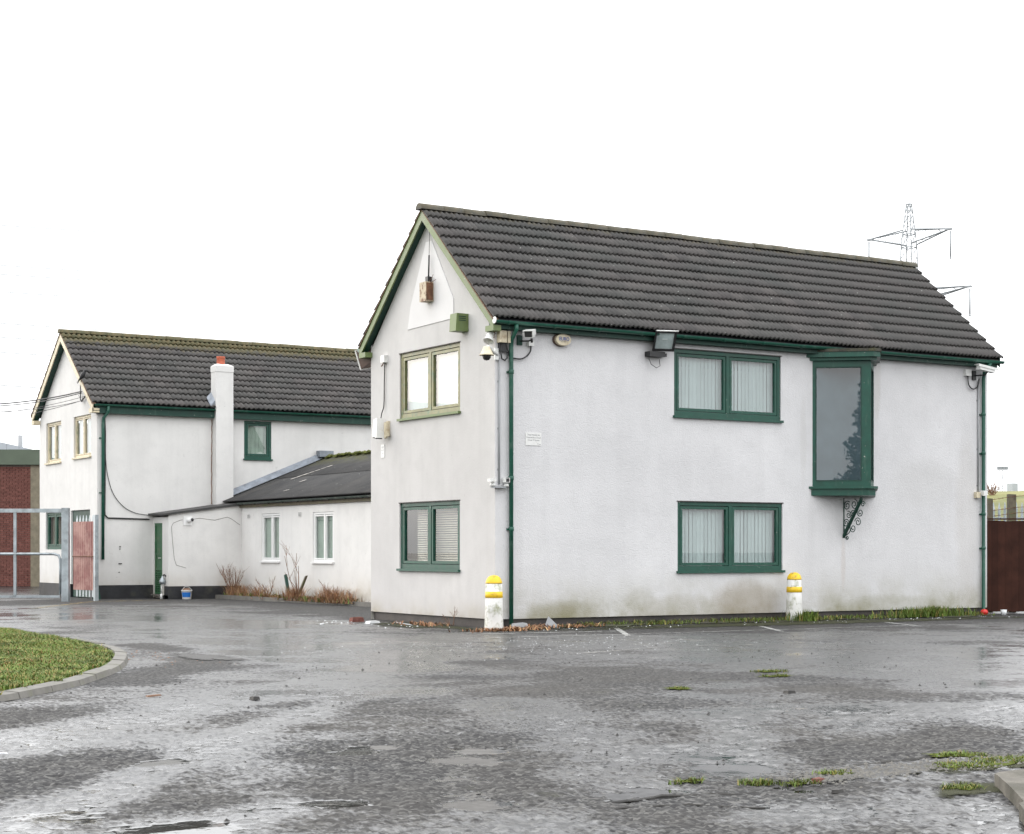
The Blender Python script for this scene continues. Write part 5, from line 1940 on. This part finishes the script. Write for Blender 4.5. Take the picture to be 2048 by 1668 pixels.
t = thing('bucket', (2.02, 19.60, 0), 'white plastic bucket with blue label full of rubble by the lean-to', 'bucket')
o = Vector((2.02, 19.60, 0))
mb = MB()
mb.lathe(o, [(.115, .0), (.12, .01), (.145, .23), (.152, .235), (.152, .25), (.140, .25), (.135, .2), (0, .19)], 18)
mb.build('tub', 'camwhite', t)
mb = MB()
prof, n = [], 18
for z in (.06, .19):
    r_ = .12 + (.145 - .12) * (z - .01) / .22 + .002
    prof.append((r_, z))
for i in range(-6, 5):
    a0, a1 = -2.0 + i * .18, -2.0 + (i + 1) * .18
    q = [tuple(o + Vector((prof[k][0] * math.cos(a), prof[k][0] * math.sin(a), prof[k][1]))) for k, a in ((0, a0), (0, a1), (1, a1), (1, a0))]
    mb.quad(*q)
mb.build('label', 'blue', t)
mb = MB()
for _ in range(9):
    p = o + Vector((R.uniform(-.08, .08), R.uniform(-.08, .08), .22))
    mb.lathe(p, [(0, -.03), (.05, 0), (.04, .04), (0, .06 + R.uniform(0, .04))], 6)
mb.build('rubble', 'twig', t)
mb = MB()
mb.tube([tuple(o + Vector((-.15, 0, .24))), tuple(o + Vector((-.05, .02, .34))), tuple(o + Vector((.08, .03, .33))), tuple(o + Vector((.15, 0, .24)))], .006, 5)
mb.build('handle', 'camwhite', t)

# ------------------------------------------------------------------ brick building far left
brk = thing('brick_building', (3.2, 38.6, 0), 'red brick industrial building with olive fascia behind the gate', 'building')
bd = Vector((-.8506, .5259, 0)).normalized()
BF = Fr((3.57, 38.35, 0), bd, Vector((-.5259, -.8506, 0)))
mb = MB(BF)
mb.box(-6.0, 14, -6, -.06, 0, 4.5)
mb.build('wall', 'mortar', brk)
mb = MB(BF)
mb.box(-.02, .38, -.05, .03, .0, 4.49)
mb.build('pillar', 'pillar', brk)
mb = MB(BF)
mb.box(-6.2, 14.2, -6.1, .14, 4.50, 5.06)
mb.build('fascia', 'fascia', brk)
proto = None
cnt = 0
rest = MB(BF)
for r_ in range(60):
    z = .01 + r_ * .075
    if z > 4.42:
        break
    off = .1125 if r_ % 2 else 0
    for c_ in range(34):
        x = .385 + c_ * .225 + off
        if c_ == 0 and r_ % 2:
            rest.box(.386, .482, -.055, 0, z, z + .065)
        if c_ < 5:
            p = BF((x, R.uniform(-.004, .004), z))
            if proto is None:
                m = MB(BF)
                m.box(x, x + .215, -.055, 0, z, z + .065)
                proto = m.build('brick', 'brick', brk, loc=BF((x, 0, z)))
            else:
                place('brick', proto.data, brk, p)
            cnt += 1
        else:
            rest.box(x, x + .215, -.055, R.uniform(-.004, .004), z, z + .065)
o = rest.build('brickwork', 'brick', brk, recalc=False)
o['kind'] = 'stuff'

# pale warehouse beyond it
wh = thing('warehouse', (14, 97, 0), 'pale clad warehouse roofline with two stacks beyond the brick building', 'warehouse')
WF = Fr((20.0, 94.0, 0), bd, Vector((-.5259, -.8506, 0)))
mb = MB(WF)
mb.box(-8, 30, -20, 0, 0, 7.6)
mb.build('wall', 'far_grey', wh)
for k in range(44):
    x = -8 + k * .86
    def ht(x):
        return 8.0 + .85 * max(0, min(1.3, (x + .5) / 3.3)) ** .8
    m = MB(WF)
    m.hexa([(x, -.10, 7.0), (x + .84, -.10, 7.0), (x + .84, .06, 7.0), (x, .06, 7.0), (x, -.10, ht(x)), (x + .84, -.10, ht(x + .84)), (x + .84, .06, ht(x + .84)), (x, .06, ht(x))])
    m.build('cladding_panel', 'far_grey', wh)
for x, h, w_ in ((1.95, 9.45, .17), (.34, 9.1, .10)):
    m = MB(WF)
    m.lathe((x, -2, 7.5), [(w_, 0), (w_, h - 7.5), (w_ * .8, h - 7.5)], 12)
    m.build('stack', 'grey', wh)

# ------------------------------------------------------------------ right: fence, palisade, hill, mast, pylon
fn = thing('board_fence', (12.0, .3, 0), 'dark brown close-boarded fence at the far end of the house', 'fence')
fd = Vector((.8506, -.5259, 0)).normalized()
FF = Fr((12.05, .80, 0), fd, Vector((-.5259, -.8506, 0)))
for k in range(34):
    x = k * .145 + .0
    m = MB(FF)
    m.box(x, x + .143, -.02, R.uniform(-.002, .004), .05 + R.uniform(-.012, .012), 1.955 + R.uniform(-.012, .012))
    m.build('board', 'fence', fn)
m = MB(FF)
m.box(0, 4.95, -.10, -.021, .5, .58)
m.box(0, 4.95, -.10, -.021, 1.5, 1.58)
m.build('rail', 'fence', fn)
m = MB(FF)
m.box(0, 4.95, -.06, .02, 1.98, 2.01)
m.build('capping', 'fence', fn)
def fpost(u, v, h, w, lab):
    m = MB(Fr((u, v, 0), fd, Vector((-.5259, -.8506, 0))))
    m.box(-w / 2, w / 2, -w / 2, w / 2, 0, h - .03)
    m.hexa([(-w / 2, -w / 2, h - .03), (w / 2, -w / 2, h - .03), (w / 2, w / 2, h - .03), (-w / 2, w / 2, h - .03), (-w / 2, -w / 2, h), (w / 2, -w / 2, h - .01), (w / 2, w / 2, h - .01), (-w / 2, w / 2, h)])
    return tag(m.build('timber_post', 'post', loc=(u, v, 0)), lab, 'post', 'timber posts behind the brown fence')
fpost(13.20, 1.14, 2.46, .10, 'narrow timber post behind the fence, next to the house')
fpost(13.60, .90, 2.55, .16, 'thick weathered timber post behind the fence')
fpost(15.2, -.10, 2.5, .14, 'timber post behind the right-hand end of the fence')
m = MB()
P = [Vector((13.05, 1.2, 2.40)), Vector((13.6, .80, 2.50)), Vector((15.2, -.2, 2.62)), Vector((17.0, -1.2, 2.55))]
for z in (0, -.24, -.36):
    m.tube([tuple(p + Vector((0, 0, z))) for p in P], .006, 4)
    for a, b in zip(P, P[1:]):
        for k in range(8):
            q = a + (b - a) * (k / 8) + Vector((0, 0, z))
            m.tube([tuple(q + Vector((0, 0, -.025))), tuple(q + Vector((0, .01, .025)))], .004, 3)
tag(m.build('barbed_wire', 'rust', loc=tuple(P[0])), 'rusty barbed wire strung between the timber posts', 'wire')

pl = thing('palisade_fence', (18.4, 5.6, 0), 'galvanised palisade fence with pointed pales behind the brown fence', 'fence')
PF = Fr((16.9, 6.55, 0), fd, Vector((-.5259, -.8506, 0)))
proto = None
for k in range(44):
    x = k * .145
    if proto is None:
        m = MB(PF)
        m.prism([(-.035, .0, .1), (-.012, .02, .1), (.012, .02, .1), (.035, .0, .1)], (0, 0, 2.28))
        m.hexa([(-.035, 0, 2.38), (.035, 0, 2.38), (.012, .02, 2.38), (-.012, .02, 2.38), (-.006, .0, 2.55), (.006, 0, 2.55), (.004, .008, 2.55), (-.004, .008, 2.55)])
        proto = m.build('pale', 'galv', pl, loc=PF((0, 0, 0)))
    else:
        place('pale', proto.data, pl, PF((x, 0, R.uniform(-.01, .01))))
for z in (.4, 2.12):
    m = MB(PF)
    m.box(-.1, 6.4, -.05, -.002, z, z + .05)
    m.build('rail', 'galv', pl)
for x in (.62, 3.4, 6.1):
    m = MB(PF)
    m.box(x - .06, x + .06, -.15, -.055, 0, 2.5)
    m.build('fence_post', 'galv', pl)

# hill
def hill_h(x, y):
    d = math.hypot((x - 95) / 62, (y - 62) / 44)
    return 6.2 * max(0, 1 - d * d) ** 1.1 + .22 * math.sin(x * .21) * math.cos(y * .17) + .08 * math.sin(x * .9 + y * .7)
m = MB()
nx, ny = 60, 50
X = np.linspace(36, 170, nx)
Y = np.linspace(16, 118, ny)
vs = [(x, y, hill_h(x, y) - .35) for y in Y for x in X]
m.smooth = True
m.add(vs, [(j * nx + i, j * nx + i + 1, (j + 1) * nx + i + 1, (j + 1) * nx + i) for j in range(ny - 1) for i in range(nx - 1)])
tag(m.build('hill', 'hill', recalc=False), kind='structure')
def lat(u, v, d):
    pass
# light mast
def from_cam(px, d):
    r_ = (px - 1024) / 3460 * d
    return Vector((-15.268 + .8506 * r_ + .5259 * d, -25.243 - .5259 * r_ + .8506 * d, 0))
b = from_cam(2005, 200)
t = thing('floodlight_mast', tuple(b), 'distant lattice floodlight mast on the skyline', 'mast')
m = MB()
for sx, sy in ((-.22, -.22), (.22, -.22), (.22, .22), (-.22, .22)):
    m.tube([(b.x + sx, b.y + sy, 0), (b.x + sx, b.y + sy, 10.6)], .025, 4)
for k in range(12):
    z = 3 + k * .62
    s1 = .22 * (1 if k % 2 else -1)
    m.tube([(b.x - s1, b.y - .22, z), (b.x + s1, b.y - .22, z + .62)], .018, 4)
    m.tube([(b.x - .22, b.y - s1, z), (b.x - .22, b.y + s1, z + .62)], .018, 4)
m.build('lattice', 'pylon', t)
for k in range(4):
    c = b + Vector((.8506, -.5259, 0)) * (-.48 + k * .32) + Vector((0, 0, 10.9))
    m = MB(Fr(c, Vector((.8506, -.5259, 0)), Vector((-.5259, -.8506, 0))))
    m.hexa([(-.13, -.1, -.16), (.13, -.1, -.16), (.15, .12, -.22), (-.15, .12, -.22), (-.13, -.1, .16), (.13, -.1, .16), (.15, .12, .12), (-.15, .12, .12)])
    m.build('lamp', 'pylon', t)
m = MB(Fr(b + Vector((0, 0, 10.6)), Vector((.8506, -.5259, 0)), Vector((-.5259, -.8506, 0))))
m.box(-.6, .6, -.2, .0, .0, .06)
m.build('crossbar', 'pylon', t)
b = from_cam(2025, 150)
m = MB()
m.box(b.x - .35, b.x + .35, b.y - .3, b.y + .3, 0, 7.15)
tag(m.build('utility_cabinet', 'far_grey', loc=tuple(b)), 'pale narrow block on the skyline right of the mast', 'cabinet')
# bush on the skyline
b = from_cam(1985, 118)
b.z = hill_h(b.x, b.y) - .4
shrub('hill_bush', tuple(b), 16, 1.0, .8, 'bare bush on the hill crest beside the house', None, 'twig', .03)

# pylon
t = thing('electricity_pylon', (176.54, 168.9, 0), 'tall lattice electricity pylon rising behind the tiled roof', 'pylon')
ua = Vector((3.45, -11.54, 0)).normalized()       # along the arms
vb = Vector((-ua.y, ua.x, 0))
PY = Fr((176.54, 168.9, 0), ua, vb)
m = MB(PY)
def half(z):
    if z < 36:
        return 3.6 - (3.6 - 1.15) * z / 36
    if z < 47.8:
        return 1.15 - .25 * (z - 36) / 11.8
    return .9 - .6 * (z - 47.8) / 6.8
lv = [0, 6, 11.5, 16.5, 21, 25, 28.5, 31.5, 34, 36.2, 38.3, 40.6, 42.6, 44.4, 46.1, 47.9, 49.9, 51.5, 53, 54.6]
bar = .085
for a, b in zip(lv, lv[1:]):
    ha, hb = half(a), half(b)
    ca = [(-ha, -ha), (ha, -ha), (ha, ha), (-ha, ha)]
    cb = [(-hb, -hb), (hb, -hb), (hb, hb), (-hb, hb)]
    for i in range(4):
        j = (i + 1) % 4
        m.tube([(*ca[i], a), (*cb[i], b)], bar, 4)
        m.tube([(*ca[i], a), (*cb[j], b)], bar * .55, 3)
        m.tube([(*ca[j], a), (*cb[i], b)], bar * .55, 3)
    if b in (40.6, 42.6, 47.9, 49.9, 34, 31.5, 54.6):
        for i in range(4):
            m.tube([(*cb[i], b), (*cb[(i + 1) % 4], b)], bar * .8, 4)
m.build('lattice_tower', 'pylon', t)
tips = []
for z0, z1, L in ((47.9, 50.6, 6.7), (38.9, 41.3, 9.9), (30.0, 32.5, 7.5)):
    for s in (-1, 1):
        m = MB(PY)
        h0, h1 = half(z0), half(z1)
        tip = Vector((s * L, 0, z0 + 2.0))
        for sy in (-1, 1):
            A0, A1 = Vector((s * h0, sy * h0, z0 + .5)), Vector((s * h1, sy * h1, z1))
            m.tube([tuple(A0), tuple(tip)], .12, 4)
            m.tube([tuple(A1), tuple(tip + Vector((0, 0, .1)))], .11, 4)
            for k in range(1, 5):
                f0, f1 = k / 5, (k - .5) / 5
                m.tube([tuple(A0.lerp(tip, f0)), tuple(A1.lerp(tip, f1))], .05, 3)
        for k in range(1, 6):
            f0, f1 = (k - 1) / 5.5, k / 5.5
            m.tube([tuple(Vector((s * h0, -h0, z0 + .5)).lerp(tip, f0)), tuple(Vector((s * h0, h0, z0 + .5)).lerp(tip, f1))], .035, 3)
        m.box(tip.x - .5, tip.x + .5, -.25, .25, tip.z - .12, tip.z + .14)
        m.build('cross_arm', 'pylon', t)
        m = MB(PY)
        m.tube([(tip.x + s * .25, 0, tip.z - .3), (tip.x + s * .25, 0, tip.z - 4.2)], .13, 5)
        m.lathe((tip.x + s * .25, 0, tip.z - 4.5), [(.05, 0), (.16, .1), (.16, .2), (.05, .3)], 6)
        m.build('insulator', 'pylon', t)
        tips.append((PY((tip.x + s * .25, 0, tip.z - 4.5)), s, z0))
words = {47.9: 'upper', 38.9: 'middle', 30.0: 'lower'}
for p, s, z0 in tips:
    for dirn, far in ((1, 330),):
        q = p + vb * far * dirn
        m = MB()
        pts = [p + (q - p) * (k / 24) - Vector((0, 0, (11 if dirn > 0 else 4) * 4 * (k / 24) * (1 - k / 24))) for k in range(25)]
        m.tube([tuple(x) for x in pts], .03, 4)
        tag(m.build('power_line', 'pylon', loc=tuple(p)), '%s %s power line leaving the pylon %s' % (words[z0], 'near-side' if s > 0 else 'far-side', 'into the distance' if dirn > 0 else 'past the roof'), 'power line', 'power lines on the pylon')
# second, far line of wires crossing the sky on the left
for i, y in enumerate((437, 517, 535, 570, 633, 661, 691, 757)):
    dA, dB = 170, 420
    a = from_cam(-260, dA); a.z = 1.33 + (1101 - (y - 6)) / 3460 * dA
    b = from_cam(900, dB); b.z = 1.33 + (1101 - (y + 45)) / 3460 * dB
    m = MB()
    pts = [a + (b - a) * (k / 16) - Vector((0, 0, 1.2 * 4 * (k / 16) * (1 - k / 16))) for k in range(17)]
    m.tube([tuple(x) for x in pts], .05, 4)
    tag(m.build('power_line', 'pylon', loc=tuple(a)), '%s thin power line across the sky at far left' % ['topmost', 'second', 'third', 'fourth', 'fifth', 'sixth', 'seventh', 'lowest'][i], 'power line', 'power lines at far left')

# ------------------------------------------------------------------ conifer behind the viewpoint, mirrored in the oriel
tr = thing('conifer_tree', (-19.5, -44, 0), 'tall dark conifer reflected in the oriel window', 'tree')
m = MB()
m.tube([(-19.5, -44, 0), (-19.45, -44, 5), (-19.5, -44, 10.6)], .25, 8, r1=.03)
m.build('trunk', 'bark', tr)
v, f = [], []
for _ in range(5200):
    k = R.random() ** .7
    z = 10.8 - 10.2 * k
    rmax = .25 + 2.9 * k * (.75 + .35 * math.sin(z * 4.1) * R.random())
    a = R.uniform(0, 6.283)
    r_ = rmax * R.uniform(.35, 1.0)
    c = Vector((-19.5 + r_ * math.cos(a), -44 + r_ * math.sin(a), z - r_ * .22))
    s_ = R.uniform(.10, .22)
    d1 = Vector((R.uniform(-1, 1), R.uniform(-1, 1), R.uniform(-1, .4))).normalized() * s_ * 1.6
    d2 = d1.orthogonal().normalized() * s_ * .6
    b = len(v)
    v += [tuple(c - d1 - d2), tuple(c - d1 + d2), tuple(c + d1)]
    f.append((b, b + 1, b + 2))
m = MB()
m.add(v, f)
m.build('crown', 'leaf', tr, recalc=False)

# ------------------------------------------------------------------ small ground cover
# grass and weeds along the foot of the long wall
pt = []
for _ in range(1700):
    x = R.uniform(1.6, 11.6)
    k = .5 + .5 * math.sin(x * 1.9) * math.sin(x * .7 + 1)
    if R.random() < .25 + .75 * k:
        pt.append((x, -abs(R.gauss(.05, .20)) - .03, .02))
blades('wall_foot_grass', pt, .075, ['grass', 'moss', 'grass2'], [.45, .42, .13], .008, 1.2, per=2)
pt = [(6.36 + R.gauss(.12, .16), -.36 + R.gauss(-.12, .08), .01) for _ in range(130)] + [(9.9 + R.gauss(0, .5), -.25 + R.gauss(-.05, .1), .02) for _ in range(260)] + [(10.1 + R.gauss(0, .1), -.25 + R.gauss(0, .05), .02) for _ in range(60)]
blades('grass_tufts', pt, .20, ['grass', 'grass2'], [.85, .15], .010, .7, per=3)
pt = [(-.42 + R.gauss(.1, .35), -.75 + R.gauss(-.08, .10), .006) for _ in range(190)] + [(.9 + R.gauss(0, .5), -.35 + R.gauss(-.05, .1), .02) for _ in range(140)] + [(-.45 + R.gauss(0, .15), 1.75 + R.gauss(0, .4), .01) for _ in range(70)]
blades('rust_brown_litter', pt, .06, ['straw', 'twig', 'straw2'], [.6, .25, .15], .012, 2.2, per=2)
m_ = shrub('dead_weed', (-.12, 1.35, .0), 3, .32, .6, 'small dead weed at the foot of the gable', None, 'twig', .006)
# tufts growing in cracks of the asphalt
pt = []
for i, (c, n, s_) in enumerate((((-2.9, -10.6), 30, .10), ((-3.3, -11.2), 24, .09), ((-8.9, -17.62), 40, .045), ((-8.72, -17.75), 26, .05), ((-6.95, -17.25), 40, .10),
                ((-8.25, -17.52), 20, .06), ((-7.3, -17.65), 40, .12), ((-6.9, -17.62), 50, .16), ((-9.2, -17.35), 16, .05), ((-8.05, -18.36), 30, .07), ((-5.2, -12.0), 18, .09))):
    pt += [(c[0] + R.gauss(0, s_), c[1] + R.gauss(0, s_ * .6), .010) for _ in range(n)]
    blob('moss_patch', c, s_ * 2.0, s_ * 1.3, 'mosspatch', .0095 + .0003 * i, 130 + i)
blades('crack_grass', pt, .022, ['grass', 'grass2', 'moss'], [.5, .15, .35], .0035, 1.8, per=6)

# broken asphalt edge, gravel and kerb slab at the lower right
blob('gravel_edge', (-7.85, -17.58), .85, .20, 'gravelpatch', .0075, 91, rad(5), rough=.25)
blob('gravel_edge', (-6.9, -17.72), .9, .22, 'dirtpatch', .0068, 92, rad(5), rough=.25)
v, f = [], []
def stones(name, gen, n, smin, smax, mat, zb=.0):
    mb = MB()
    for _ in range(n):
        x, y = gen()
        s_ = R.uniform(smin, smax)
        a = R.uniform(0, 3.14)
        pts = []
        for k in range(5):
            t = a + k * 1.2566
            rr = s_ * R.uniform(.6, 1.1)
            pts.append((x + rr * math.cos(t), y + rr * math.sin(t) * .8, zb))
        top = (x + R.uniform(-.2, .2) * s_, y, zb + s_ * R.uniform(.35, .8))
        mb.add(pts + [top], [(0, 1, 5), (1, 2, 5), (2, 3, 5), (3, 4, 5), (4, 0, 5)])
    o = mb.build(name, mat, recalc=False)
    o['kind'] = 'stuff'
    return o
stones('gravel', lambda: (R.uniform(-8.7, -6.6), -17.6 + R.gauss(0, .14)), 700, .008, .022, 'concrete', .008)
stones('loose_stones', lambda: (R.uniform(-12.5, 3), R.uniform(-17.5, -4)), 420, .008, .022, 'dark_litter', .002)
stones('leaf_litter', lambda: (-7.85 + R.gauss(.1, .25), -4.0 + R.gauss(0, 1.2)), 60, .008, .02, 'twig', .004)
stones('glass_fragments', lambda: (R.gauss(-1.9, 1.9), R.gauss(-4.6, 1.1)), 420, .004, .011, 'litter', .002)
stones('wall_litter', lambda: (R.uniform(-.9, 11.5), R.gauss(-.75, .25)), 80, .008, .022, 'litter', .004)
stones('corner_litter', lambda: (R.gauss(-1.1, .35), R.uniform(.5, 4.4)), 34, .010, .030, 'litter', .004)

t = thing('kerb_slab', (-7.4, -18.6, 0), 'weathered concrete kerb slab at the lower right corner', 'kerb')
mb = MB()
mb.prism([(-7.90, -18.47, 0), (-7.86, -18.41, 0), (-7.77, -18.37, 0), (-7.4, -18.33, 0), (-7.0, -18.30, 0), (-6.0, -20.6, 0), (-9.2, -20.9, 0), (-9.6, -20.5, 0), (-8.88, -19.56, 0), (-8.62, -19.27, 0), (-8.55, -19.24, 0), (-8.22, -18.86, 0)], (0, 0, .078))
mb.build('slab', 'slab', t)
blob('earth_patch', (-8.05, -18.42), .34, .22, 'dirtpatch', .0085, 96, rad(30), rough=.3)

# single bits of litter that can be told apart
def bit(name, label, cat, c, sx, sy, sz, mat, rot=0):
    m = MB(Fr(c, (math.cos(rot), math.sin(rot), 0), (-math.sin(rot), math.cos(rot), 0)))
    m.hexa([(-sx, -sy, 0), (sx, -sy * .9, 0), (sx * .9, sy, 0), (-sx, sy * .8, 0), (-sx * .8, -sy * .8, sz), (sx * .85, -sy * .7, sz * .9), (sx * .8, sy * .8, sz), (-sx * .9, sy * .7, sz * .85)])
    return tag(m.build(name, mat, loc=c), label, cat)
m = MB()
m.lathe((11.50, -.28, .0), [(0, 0), (.06, .02), (.08, .07), (.06, .12), (0, .14)], 12)
tag(m.build('red_ball', 'red', loc=(11.5, -.28, 0)), 'small red ball at the foot of the far downpipe', 'ball')
m = MB()
m.lathe((12.1, -.25, 0), [(.05, 0), (.065, .11), (.06, .11), (.045, .01)], 12)
tag(m.build('paper_cup', 'litter', loc=(12.1, -.25, 0)), 'white paper cup lying before the brown fence', 'cup')
m = MB()
m.prism([(.72, -.42, .0), (1.02, -.46, .0), (.82, -.40, .20)], (.03, .03, .0))
tag(m.build('broken_board', 'grey', loc=(.8, -.42, 0)), 'triangular grey shard propped at the wall by the corner downpipe', 'shard')
bit('plastic_bag', 'crumpled pale plastic bag at the foot of the corner downpipe', 'bag', (.32, -.28, .012), .13, .09, .09, 'grey')
bit('wood_strip', 'white strip lying at the foot of the gable', 'strip', (-.55, 2.3, .01), .7, .02, .015, 'grey', rad(75))
bit('dark_brick', 'dark brick fragment on the asphalt left of the gable', 'brick', (-.75, 3.75, .0), .13, .08, .09, 'brick')
bit('white_block', 'white block lying at the rear corner of the gable', 'block', (-.85, 2.9, .0), .14, .07, .05, 'litter', .3)
bit('black_scrap', 'black scrap on the drive right of the grass island', 'scrap', (-9.1, -10.9, .0), .035, .05, .03, 'dark_litter')
bit('stick', 'pale stick on the drive in front of the grass island', 'stick', (-9.75, -10.1, .0), .09, .015, .015, 'twig', .4)
bit('white_stick', 'white stick on the dark asphalt at left', 'stick', (-12.2, -13.9, .0), .08, .014, .012, 'litter', .1)
bit('flat_stone', 'flat brown stone on the drive at right', 'stone', (1.1, -12.3, .0), .16, .10, .03, 'post', -.5)
bit('dark_stone', 'small dark stone near the crack at centre right', 'stone', (-4.6, -12.9, .0), .05, .04, .03, 'dark_litter')
bit('brown_scrap', 'reddish brown scrap by the gravel edge', 'scrap', (-8.55, -17.72, .0), .035, .03, .025, 'brick')
bit('black_scrap', 'black scrap on the wet slab near the kerb', 'scrap', (-8.75, -18.1, .0), .035, .025, .02, 'dark_litter', .4)
